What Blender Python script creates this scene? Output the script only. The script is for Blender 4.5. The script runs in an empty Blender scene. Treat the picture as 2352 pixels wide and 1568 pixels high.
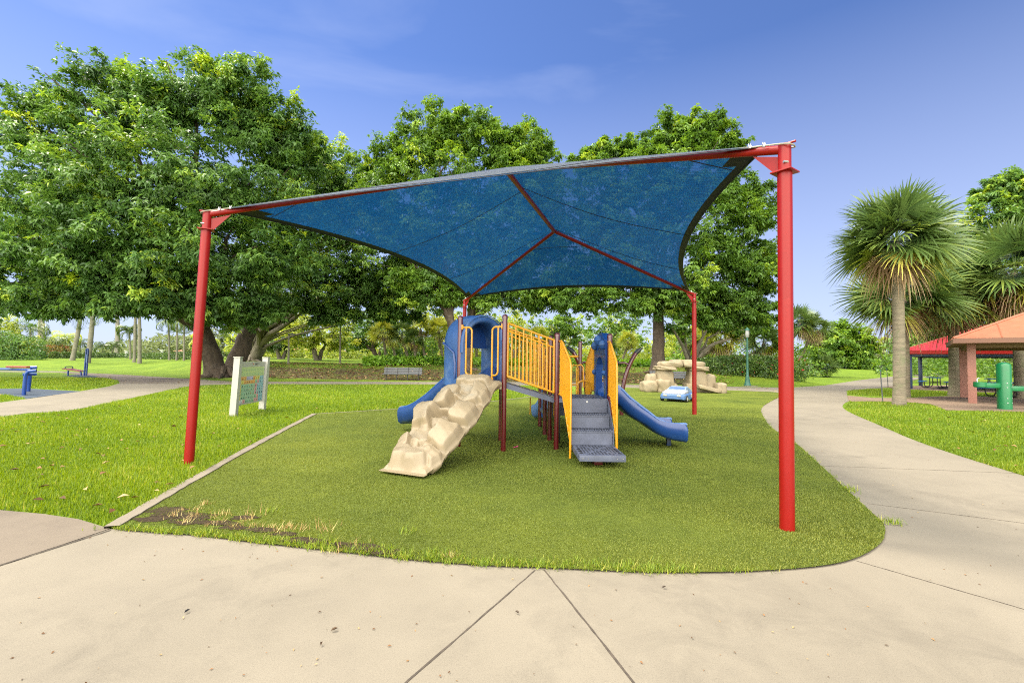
import bpy, bmesh, math, random
import numpy as np
from math import sin, cos, pi, radians, sqrt, atan2, tan
from mathutils import Vector, Matrix
from mathutils.geometry import tessellate_polygon

random.seed(7)
rng = np.random.default_rng(11)
scn = bpy.context.scene
COL = scn.collection

# ------------------------------------------------------------------ survey of the place
# Camera model of the photograph, used to turn surveyed photo points into true ground positions.
FPX, CZ = 1054.0, 1.55
CAM_ROT = Matrix.Rotation(pi/2 + radians(2.39), 3, 'X') @ Matrix.Rotation(radians(0.8), 3, 'Z')

def ray(px, py):
    return CAM_ROT @ Vector(((px-1176)/FPX, -(py-784)/FPX, -1.0))

def G(px, py, z=0.0):
    d = ray(px, py); t = (z-CZ)/d.z
    return Vector((d.x*t, d.y*t, z))

def AT(px, py, Y):
    d = ray(px, py); t = Y/d.y
    return Vector((d.x*t, Y, CZ+d.z*t))

def smooth(e0, e1, v):
    t = np.clip((v-e0)/(e1-e0), 0, 1)
    return t*t*(3-2*t)

def bank(x, y):
    """column angle helper -> start of the bank, height weights"""
    a = 1176 + 1054*x/np.maximum(y, 8.0)
    s = np.interp(a, [-500, 250, 420, 540, 700, 1700, 1760, 3000], [46, 46, 39, 34.2, 32.2, 32, 33, 33])
    left = 1-smooth(300, 520, a)
    right = smooth(1745, 1880, a)
    return a, s, left, right

def terr(x, y):
    x = np.asarray(x, float); y = np.asarray(y, float)
    a, s, left, right = bank(x, y)
    mid = 1.02*smooth(s, s+8.5, y) + .42*smooth(s+8, s+40, y)
    lf = .85*smooth(s, s+30, y)
    rt = .55*smooth(52, 100, y)
    hh = left*lf + (1-left)*(1-right)*mid + right*rt
    return np.where(y > 20, hh, 0.0)

def GT(px, py):
    d = ray(px, py)
    t = 18.0
    while t < 400:
        p = Vector((d.x*t, d.y*t, CZ+d.z*t))
        if p.z <= float(terr(p.x, p.y)):
            return Vector((p.x, p.y, float(terr(p.x, p.y))))
        t += .12
    return Vector((d.x*150, d.y*150, float(terr(d.x*150, d.y*150))))

# ------------------------------------------------------------------ materials
MATS = {}
def newmat(name):
    m = bpy.data.materials.new(name); m.use_nodes = True
    nt = m.node_tree; nt.nodes.clear()
    return m, nt, nt.nodes, nt.links

def N(nt, typ, **kw):
    n = nt.nodes.new(typ)
    for k, v in kw.items():
        if k == 'ins':
            for kk, vv in v.items(): n.inputs[kk].default_value = vv
        else: setattr(n, k, v)
    return n

def ramp(nt, stops):
    n = nt.nodes.new('ShaderNodeValToRGB')
    el = n.color_ramp.elements
    while len(el) < len(stops): el.new(.5)
    for e, (p, c) in zip(el, stops):
        e.position = p; e.color = (*c, 1) if len(c) == 3 else c
    return n

def C3(c): return (c[0], c[1], c[2], 1)

PK = .84
def paint(name, col, rough=.4, var=.12, scale=3.0, stretch=None, bump=0.0, bscale=60, spec=.5, alt=None, altamt=.0, metal=0, coat=0):
    """solid paint / plastic / stone with uneven tone, optional worn second tone"""
    col = tuple(c*PK for c in col); alt = tuple(c*PK for c in alt) if alt else None
    m, nt, nd, L = newmat(name)
    out = N(nt, 'ShaderNodeOutputMaterial'); bs = N(nt, 'ShaderNodeBsdfPrincipled')
    L.new(bs.outputs[0], out.inputs[0])
    tc = N(nt, 'ShaderNodeTexCoord')
    n1 = N(nt, 'ShaderNodeTexNoise', ins={'Scale': scale, 'Detail': 6.0, 'Roughness': .62})
    if stretch:
        mps = N(nt, 'ShaderNodeMapping'); mps.inputs['Scale'].default_value = stretch
        L.new(tc.outputs['Object'], mps.inputs[0]); L.new(mps.outputs[0], n1.inputs['Vector'])
    else: L.new(tc.outputs['Object'], n1.inputs['Vector'])
    lo = tuple(c*(1-var) for c in col); hi = tuple(min(1, c*(1+var)) for c in col)
    r = ramp(nt, [(.3, lo), (.7, hi)])
    L.new(n1.outputs['Fac'], r.inputs[0])
    cur = r.outputs[0]
    if alt:
        n2 = N(nt, 'ShaderNodeTexNoise', ins={'Scale': scale*.7+1.3, 'Detail': 8.0, 'Roughness': .7, 'Distortion': .4})
        L.new(tc.outputs['Object'], n2.inputs['Vector'])
        r2 = ramp(nt, [(.62-altamt*.4, (0, 0, 0)), (.78-altamt*.3, (1, 1, 1))])
        L.new(n2.outputs['Fac'], r2.inputs[0])
        mx = N(nt, 'ShaderNodeMix', data_type='RGBA')
        L.new(r2.outputs[0], mx.inputs[0]); L.new(cur, mx.inputs[6]); mx.inputs[7].default_value = C3(alt)
        cur = mx.outputs[2]
    L.new(cur, bs.inputs['Base Color'])
    rr = N(nt, 'ShaderNodeMapRange', ins={'To Min': rough*.8, 'To Max': min(1, rough*1.3)})
    L.new(n1.outputs['Fac'], rr.inputs[0]); L.new(rr.outputs[0], bs.inputs['Roughness'])
    bs.inputs['Specular IOR Level'].default_value = spec
    bs.inputs['Metallic'].default_value = metal
    bs.inputs['Coat Weight'].default_value = coat
    bs.inputs['Coat Roughness'].default_value = .12
    if bump:
        n3 = N(nt, 'ShaderNodeTexNoise', ins={'Scale': bscale, 'Detail': 5.0})
        L.new(mps.outputs[0] if stretch else tc.outputs['Object'], n3.inputs['Vector'])
        b = N(nt, 'ShaderNodeBump', ins={'Strength': bump, 'Distance': .02})
        L.new(n3.outputs['Fac'], b.inputs['Height']); L.new(b.outputs[0], bs.inputs['Normal'])
    MATS[name] = m
    return m

LK = {'leaf_ficus': 1.75, 'leaf_bright': 1.6, 'leaf_pale': 1.6, 'leaf_hazy': 1.1, 'leaf_hedge': 1.5, 'palm_green': 1.35, 'palm_yellow': 1.55, 'grass_blade': 1.15, 'turf_blade': 1.1, 'cover_leaf': 1.4}
def leafmat(name, stops, trans=.3, rough=.42, spec=.5):
    m, nt, nd, L = newmat(name)
    out = N(nt, 'ShaderNodeOutputMaterial')
    at = N(nt, 'ShaderNodeAttribute', attribute_name='rnd')
    r = ramp(nt, [(p, tuple(min(.8, x*LK.get(name, 1.0)) for x in c)) for p, c in stops])
    L.new(at.outputs['Fac'], r.inputs[0])
    bs = N(nt, 'ShaderNodeBsdfPrincipled', ins={'Roughness': rough, 'Specular IOR Level': spec})
    L.new(r.outputs[0], bs.inputs['Base Color'])
    tr = N(nt, 'ShaderNodeBsdfTranslucent')
    hs = N(nt, 'ShaderNodeHueSaturation', ins={'Hue': .485, 'Saturation': 1.1, 'Value': 1.35})
    L.new(r.outputs[0], hs.inputs['Color']); L.new(hs.outputs[0], tr.inputs['Color'])
    mx = N(nt, 'ShaderNodeMixShader', ins={0: trans})
    L.new(bs.outputs[0], mx.inputs[1]); L.new(tr.outputs[0], mx.inputs[2]); L.new(mx.outputs[0], out.inputs[0])
    MATS[name] = m
    return m

leafmat('leaf_ficus', [(0, (.026, .06, .016)), (.38, (.055, .112, .026)), (.66, (.088, .16, .03)), (.88, (.17, .25, .03)), (1, (.30, .36, .045))], .36, .42, .45)
leafmat('leaf_bright', [(0, (.035, .078, .014)), (.42, (.075, .145, .022)), (.78, (.14, .225, .026)), (1, (.26, .33, .04))], .36, .42, .45)
leafmat('leaf_pale', [(0, (.1, .14, .025)), (.5, (.22, .27, .04)), (1, (.4, .41, .08))], .45, .5)
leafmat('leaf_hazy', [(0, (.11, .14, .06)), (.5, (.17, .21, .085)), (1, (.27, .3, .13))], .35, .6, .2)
leafmat('leaf_hedge', [(0, (.02, .045, .008)), (.5, (.04, .08, .012)), (1, (.1, .17, .02))], .2, .4)
leafmat('palm_green', [(0, (.035, .07, .018)), (.5, (.075, .12, .026)), (.8, (.14, .18, .025)), (1, (.28, .27, .04))], .2, .38, .5)
leafmat('palm_yellow', [(0, (.12, .16, .02)), (.5, (.26, .28, .045)), (1, (.44, .38, .09))], .3, .45)
leafmat('palm_dead', [(0, (.11, .07, .035)), (.5, (.26, .17, .09)), (1, (.46, .35, .22))], .2, .7, .2)
leafmat('flower_red', [(0, (.35, .015, .015)), (1, (.5, .04, .04))], .2, .5)
leafmat('flame', [(0, (.3, .07, .02)), (.5, (.2, .16, .03)), (1, (.12, .2, .03))], .3, .5)
leafmat('grass_blade', [(0, (.062, .115, .008)), (.45, (.145, .22, .017)), (.8, (.235, .305, .028)), (1, (.42, .38, .09))], .42, .5, .3)
leafmat('turf_blade', [(0, (.062, .086, .014)), (.5, (.135, .170, .026)), (.9, (.225, .245, .04)), (1, (.30, .31, .09))], .35, .5, .3)
leafmat('dry_blade', [(0, (.28, .17, .06)), (.6, (.45, .33, .14)), (1, (.55, .5, .2))], .25, .6, .2)
leafmat('litter', [(0, (.07, .035, .015)), (.5, (.22, .11, .045)), (1, (.42, .3, .14))], .1, .6, .2)
leafmat('cover_leaf', [(0, (.05, .12, .01)), (.5, (.12, .24, .015)), (1, (.24, .34, .04))], .3, .5)

paint('red_paint', (.27, .006, .004), .34, .08, 2.0, spec=.32, coat=.0, alt=(.36, .016, .01), altamt=.12)
paint('maroon_paint', (.085, .0025, .006), .22, .1, 4, spec=.6, coat=.5, alt=(.17, .012, .02), altamt=.1)
paint('yellow_paint', (.66, .295, .006), .3, .07, 5, coat=.2, alt=(.52, .23, .012), altamt=.05)
paint('slide_blue', (.008, .045, .19), .3, .16, 3, bump=.03, bscale=90, alt=(.02, .075, .25), altamt=.2, coat=.2)
paint('faded_blue', (.028, .092, .27), .42, .25, 2.2, alt=(.13, .2, .32), altamt=.22)
paint('chalk_blue', (.2, .28, .38), .55, .12, 4, alt=(.42, .46, .5), altamt=.35)
paint('pale_blue', (.085, .175, .38), .45, .15, 3, alt=(.17, .26, .4), altamt=.2)
paint('deck_coat', (.10, .115, .165), .5, .2, 5, bump=.12, bscale=120, alt=(.06, .07, .1), altamt=.14)
paint('deck_hole', (.015, .017, .022), .7, .2, 5)
paint('tan_plastic', (.31, .245, .15), .42, .1, 3.5, bump=.05, bscale=45, alt=(.225, .15, .075), altamt=.08)
paint('sandstone', (.30, .24, .148), .7, .14, 1.6, bump=.25, bscale=9, alt=(.22, .2, .13), altamt=.3)
paint('black_metal', (.012, .012, .014), .4, .2, 6)
paint('steel', (.5, .5, .5), .3, .2, 20, metal=.8)
paint('white_vinyl', (.44, .435, .385), .4, .05, 4)
paint('bench_grey', (.075, .082, .09), .5, .12, 8)
paint('exercise_blue', (.008, .05, .26), .3, .08, 6, coat=.2)
paint('exercise_red', (.24, .035, .03), .5, .12, 8)
paint('dark_blue_post', (.01, .03, .085), .35, .12, 4)
paint('table_blue', (.02, .16, .48), .4, .12, 6)
paint('pink_post', (.34, .155, .115), .6, .09, 3, alt=(.28, .12, .09), altamt=.1)
paint('copper_roof', (.365, .125, .064), .5, .08, 1.6, alt=(.32, .105, .04), altamt=.15)
paint('copper_fascia', (.19, .085, .05), .5, .1, 3)
paint('soffit', (.2, .13, .06), .8, .1, 3)
paint('red_roof', (.38, .022, .026), .4, .08, 2)
paint('fountain_green', (.004, .17, .052), .35, .08, 5, coat=.2)
paint('lamp_green', (.03, .12, .085), .5, .15, 6)
paint('lamp_glass', (.35, .36, .34), .3, .05, 6)
paint('bark_dark', (.085, .062, .042), .9, .5, 4, stretch=(1.6, 1.6, .45), bump=1.0, bscale=6, alt=(.17, .145, .11), altamt=.2)
paint('bark_grey', (.17, .145, .105), .9, .3, 3, bump=.6, bscale=6, alt=(.26, .235, .18), altamt=.25)
paint('palm_bark', (.205, .17, .118), .9, .34, 2.2, stretch=(1, 1, 7), bump=1.0, bscale=5, alt=(.15, .165, .085), altamt=.3)
paint('royal_bark', (.22, .205, .155), .85, .28, 1.2, stretch=(1, 1, 4), bump=.5, bscale=4, alt=(.13, .135, .075), altamt=.3)
paint('house_wall', (.60, .53, .38), .8, .06, 1)
paint('pool_wall', (.55, .52, .44), .8, .06, 1)
paint('tile_roof', (.50, .20, .12), .75, .14, 1.5)
paint('window_dark', (.05, .06, .07), .15, .1, 3)
paint('water_grey', (.4, .45, .5), .2, .1, 1)
paint('stain', (.10, .06, .03), .8, .3, 30)
paint('sign_teal', (.16, .42, .42), .5, .05, 3)
paint('sign_white', (.72, .72, .72), .5, .05, 3)
paint('ink', (.05, .05, .06), .6, .1, 3)
paint('pink_petal', (.7, .06, .25), .5, .2, 30)
paint('hem_navy', (.008, .011, .02), .7, .2, 8)
paint('cable', (.32, .29, .22), .45, .2, 30)
paint('turquoise_glass', (.12, .3, .32), .3, .1, 3)
for nm, c in (('card_green', (.34, .58, .38)), ('card_lime', (.50, .60, .28)), ('card_yellow', (.75, .66, .14)), ('card_orange', (.78, .42, .12)),
              ('card_blue', (.28, .55, .62)), ('card_lilac', (.52, .50, .68)), ('card_pink', (.75, .38, .38)), ('card_white', (.78, .78, .76)),
              ('card_red', (.5, .06, .05))):
    paint(nm, c, .5, .06, 30)

def fabric_mat():
    m, nt, nd, L = newmat('shade_cloth')
    out = N(nt, 'ShaderNodeOutputMaterial')
    uv = N(nt, 'ShaderNodeUVMap', uv_map='weave')
    mp = N(nt, 'ShaderNodeMapping'); mp.inputs['Scale'].default_value = (1.2, 24.0, 1)
    L.new(uv.outputs[0], mp.inputs[0])
    n1 = N(nt, 'ShaderNodeTexNoise', ins={'Scale': 2.2, 'Detail': 6.0, 'Roughness': .7})
    L.new(mp.outputs[0], n1.inputs['Vector'])
    n2 = N(nt, 'ShaderNodeTexNoise', ins={'Scale': 60.0, 'Detail': 3.0})
    L.new(uv.outputs[0], n2.inputs['Vector'])
    ad = N(nt, 'ShaderNodeMath', operation='ADD'); L.new(n1.outputs['Fac'], ad.inputs[0]); L.new(n2.outputs['Fac'], ad.inputs[1])
    r = ramp(nt, [(.0, (.0005, .012, .048)), (.45, (.0008, .026, .088)), (.75, (.0012, .042, .125)), (1, (.006, .08, .19))])
    mr = N(nt, 'ShaderNodeMapRange', ins={'From Min': .76, 'From Max': 1.24})
    L.new(ad.outputs[0], mr.inputs[0]); L.new(mr.outputs[0], r.inputs[0])
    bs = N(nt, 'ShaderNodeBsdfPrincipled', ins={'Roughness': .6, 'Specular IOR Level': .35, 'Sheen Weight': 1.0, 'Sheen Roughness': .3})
    # fuzz sheen put on the upper side only, imitating sky glare at grazing angles
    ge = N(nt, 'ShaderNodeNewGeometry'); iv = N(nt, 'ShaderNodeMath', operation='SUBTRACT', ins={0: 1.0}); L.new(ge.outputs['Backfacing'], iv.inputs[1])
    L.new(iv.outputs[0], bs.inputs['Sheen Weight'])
    L.new(r.outputs[0], bs.inputs['Base Color'])
    tr = N(nt, 'ShaderNodeBsdfTranslucent')
    hs = N(nt, 'ShaderNodeHueSaturation', ins={'Value': 1.6, 'Saturation': 1.0}); L.new(r.outputs[0], hs.inputs['Color']); L.new(hs.outputs[0], tr.inputs['Color'])
    m1 = N(nt, 'ShaderNodeMixShader', ins={0: .4}); L.new(bs.outputs[0], m1.inputs[1]); L.new(tr.outputs[0], m1.inputs[2])
    tp = N(nt, 'ShaderNodeBsdfTransparent'); tp.inputs[0].default_value = (.55, .8, 1, 1)
    mr2 = N(nt, 'ShaderNodeMapRange', ins={'From Min': .7, 'From Max': 1.35, 'To Min': .08, 'To Max': .30})
    L.new(ad.outputs[0], mr2.inputs[0])
    m2 = N(nt, 'ShaderNodeMixShader'); L.new(mr2.outputs[0], m2.inputs[0]); L.new(m1.outputs[0], m2.inputs[1]); L.new(tp.outputs[0], m2.inputs[2])
    L.new(m2.outputs[0], out.inputs[0])
    MATS['shade_cloth'] = m
fabric_mat()

def concrete_mat(name, base, dark, dirt, dirtamt):
    m, nt, nd, L = newmat(name)
    out = N(nt, 'ShaderNodeOutputMaterial'); bs = N(nt, 'ShaderNodeBsdfPrincipled', ins={'Specular IOR Level': .25})
    L.new(bs.outputs[0], out.inputs[0])
    tc = N(nt, 'ShaderNodeTexCoord')
    def noise(s, d=6, r=.6, dist=0, sc=None):
        n = N(nt, 'ShaderNodeTexNoise', ins={'Scale': s, 'Detail': d, 'Roughness': r, 'Distortion': dist})
        if sc:
            mp = N(nt, 'ShaderNodeMapping'); mp.inputs['Scale'].default_value = sc
            L.new(tc.outputs['Object'], mp.inputs[0]); L.new(mp.outputs[0], n.inputs['Vector'])
        else: L.new(tc.outputs['Object'], n.inputs['Vector'])
        return n
    n1 = noise(.55, 8, .62)
    r1 = ramp(nt, [(.32, tuple(c*.86 for c in base)), (.55, base), (.75, tuple(min(1, c*1.07) for c in base))])
    L.new(n1.outputs['Fac'], r1.inputs[0])
    n2 = noise(2.1, 9, .72, .6)
    r2 = ramp(nt, [(.55-.16*dirtamt, (0, 0, 0)), (.80-.05*dirtamt, (1, 1, 1))])
    L.new(n2.outputs['Fac'], r2.inputs[0])
    n2b = noise(.35, 4, .5)
    r2b = ramp(nt, [(.42, (0, 0, 0)), (.56, (.9, .9, .9))]); L.new(n2b.outputs['Fac'], r2b.inputs[0])
    mm = N(nt, 'ShaderNodeMath', operation='MULTIPLY'); L.new(r2.outputs[0], mm.inputs[0]); L.new(r2b.outputs[0], mm.inputs[1])
    mx = N(nt, 'ShaderNodeMix', data_type='RGBA'); L.new(mm.outputs[0], mx.inputs[0]); L.new(r1.outputs[0], mx.inputs[6]); mx.inputs[7].default_value = C3(dark)
    n3 = noise(.8, 10, .68, 1.2, (1, 1.6, 1))
    r3 = ramp(nt, [(.6, (0, 0, 0)), (.72, (dirtamt*.55,)*3)]); L.new(n3.outputs['Fac'], r3.inputs[0])
    mx2 = N(nt, 'ShaderNodeMix', data_type='RGBA'); L.new(r3.outputs[0], mx2.inputs[0]); L.new(mx.outputs[2], mx2.inputs[6]); mx2.inputs[7].default_value = C3(dirt)
    n4 = noise(150, 3, .7)
    r4 = ramp(nt, [(.3, (.78, .78, .78)), (.5, (1, 1, 1)), (.75, (1.06, 1.06, 1.06))]); L.new(n4.outputs['Fac'], r4.inputs[0])
    mx3 = N(nt, 'ShaderNodeMix', data_type='RGBA', blend_type='MULTIPLY', ins={0: 1.0}); L.new(mx2.outputs[2], mx3.inputs[6]); L.new(r4.outputs[0], mx3.inputs[7])
    L.new(mx3.outputs[2], bs.inputs['Base Color'])
    bs.inputs['Roughness'].default_value = .82
    b = N(nt, 'ShaderNodeBump', ins={'Strength': .25, 'Distance': .004}); L.new(n4.outputs['Fac'], b.inputs['Height']); L.new(b.outputs[0], bs.inputs['Normal'])
    MATS[name] = m
concrete_mat('concrete', (.207, .182, .138), (.125, .11, .085), (.17, .15, .116), .65)
concrete_mat('old_concrete', (.165, .136, .102), (.07, .055, .043), (.09, .076, .06), 1.0)
concrete_mat('pad_concrete', (.21, .15, .105), (.13, .095, .07), (.14, .11, .08), .6)
concrete_mat('kerb_concrete', (.21, .18, .135), (.13, .11, .08), (.1, .085, .06), .9)
concrete_mat('rubber_blue', (.05, .068, .095), (.035, .045, .065), (.07, .085, .11), .6)

def ground_mat(name, stops, scale, dirt=None, fine=60, streak=None):
    m, nt, nd, L = newmat(name)
    out = N(nt, 'ShaderNodeOutputMaterial'); bs = N(nt, 'ShaderNodeBsdfPrincipled', ins={'Specular IOR Level': .15, 'Roughness': .9})
    L.new(bs.outputs[0], out.inputs[0])
    tc = N(nt, 'ShaderNodeTexCoord')
    def noise(s, d=6, r=.6, dist=0):
        n = N(nt, 'ShaderNodeTexNoise', ins={'Scale': s, 'Detail': d, 'Roughness': r, 'Distortion': dist}); L.new(tc.outputs['Object'], n.inputs['Vector']); return n
    a = noise(scale, 7, .65); b = noise(fine, 4, .75); c = noise(scale*9, 5, .7)
    s1 = N(nt, 'ShaderNodeMath', operation='MULTIPLY_ADD', ins={1: .5}); L.new(b.outputs['Fac'], s1.inputs[0])
    s0 = N(nt, 'ShaderNodeMath', operation='MULTIPLY_ADD', ins={1: .3, 2: -.27}); L.new(c.outputs['Fac'], s0.inputs[0])
    s2 = N(nt, 'ShaderNodeMath', operation='ADD'); L.new(a.outputs['Fac'], s2.inputs[0]); L.new(s0.outputs[0], s2.inputs[1])
    L.new(s2.outputs[0], s1.inputs[2])
    s3 = N(nt, 'ShaderNodeMath', operation='SUBTRACT', ins={1: .14}); L.new(s1.outputs[0], s3.inputs[0])
    r = ramp(nt, stops); L.new(s3.outputs[0], r.inputs[0])
    cur = r.outputs[0]
    if dirt:
        at = N(nt, 'ShaderNodeAttribute', attribute_name='dirt')
        d1 = noise(1.6, 9, .75, .8); d2 = noise(14, 6, .8)
        ad = N(nt, 'ShaderNodeMath', operation='ADD'); L.new(d1.outputs['Fac'], ad.inputs[0]); L.new(d2.outputs['Fac'], ad.inputs[1])
        mu = N(nt, 'ShaderNodeMath', operation='MULTIPLY_ADD', ins={1: 1.6, 2: -2.08}); L.new(at.outputs['Fac'], mu.inputs[0])
        a2 = N(nt, 'ShaderNodeMath', operation='ADD'); L.new(mu.outputs[0], a2.inputs[0]); L.new(ad.outputs[0], a2.inputs[1])
        rr = ramp(nt, [(.35, (0, 0, 0)), (.55, (1, 1, 1))]); L.new(a2.outputs[0], rr.inputs[0])
        dr = ramp(nt, [(.3, dirt[0]), (.5, dirt[1]), (.75, dirt[2])]); L.new(d2.outputs['Fac'], dr.inputs[0])
        mx = N(nt, 'ShaderNodeMix', data_type='RGBA'); L.new(rr.outputs[0], mx.inputs[0]); L.new(cur, mx.inputs[6]); L.new(dr.outputs[0], mx.inputs[7])
        cur = mx.outputs[2]
    L.new(cur, bs.inputs['Base Color'])
    bp = N(nt, 'ShaderNodeBump', ins={'Strength': .8, 'Distance': .03}); L.new(b.outputs['Fac'], bp.inputs['Height']); L.new(bp.outputs[0], bs.inputs['Normal'])
    MATS[name] = m
ground_mat('lawn', [(.25, (.065, .115, .010)), (.45, (.115, .185, .014)), (.6, (.15, .22, .018)), (.8, (.19, .235, .03))], .35,
           ((.03, .02, .012), (.075, .05, .03), (.16, .115, .07)), 45)
ground_mat('turf', [(.22, (.05, .075, .011)), (.45, (.095, .125, .016)), (.62, (.135, .165, .02)), (.82, (.19, .205, .035))], .45, None, 130)
ground_mat('mulch', [(.25, (.02, .016, .01)), (.5, (.05, .04, .024)), (.8, (.11, .085, .05))], .8, None, 20)

def soil_mat():
    m, nt, nd, L = newmat('soil')
    out = N(nt, 'ShaderNodeOutputMaterial'); bs = N(nt, 'ShaderNodeBsdfPrincipled', ins={'Roughness': .95, 'Specular IOR Level': .1})
    tc = N(nt, 'ShaderNodeTexCoord'); at = N(nt, 'ShaderNodeAttribute', attribute_name='fade')
    n1 = N(nt, 'ShaderNodeTexNoise', ins={'Scale': 11.0, 'Detail': 8.0, 'Roughness': .75}); L.new(tc.outputs['Object'], n1.inputs['Vector'])
    n2 = N(nt, 'ShaderNodeTexNoise', ins={'Scale': 70.0, 'Detail': 4.0}); L.new(tc.outputs['Object'], n2.inputs['Vector'])
    r = ramp(nt, [(.3, (.018, .013, .008)), (.6, (.05, .036, .022)), (.8, (.12, .085, .05))]); L.new(n2.outputs['Fac'], r.inputs[0]); L.new(r.outputs[0], bs.inputs['Base Color'])
    a = N(nt, 'ShaderNodeMath', operation='MULTIPLY_ADD', ins={1: .75, 2: -.38}); L.new(at.outputs['Fac'], a.inputs[0])
    b = N(nt, 'ShaderNodeMath', operation='ADD'); L.new(n1.outputs['Fac'], b.inputs[0]); L.new(a.outputs[0], b.inputs[1])
    rr = ramp(nt, [(.50, (0, 0, 0)), (.60, (1, 1, 1))]); L.new(b.outputs[0], rr.inputs[0])
    tp = N(nt, 'ShaderNodeBsdfTransparent'); mx = N(nt, 'ShaderNodeMixShader'); L.new(rr.outputs[0], mx.inputs[0]); L.new(tp.outputs[0], mx.inputs[1]); L.new(bs.outputs[0], mx.inputs[2]); L.new(mx.outputs[0], out.inputs[0])
    MATS['soil'] = m
soil_mat()
paint('car_white', (.36, .37, .40), .45, .12, 5, alt=(.22, .3, .42), altamt=.3)
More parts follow.
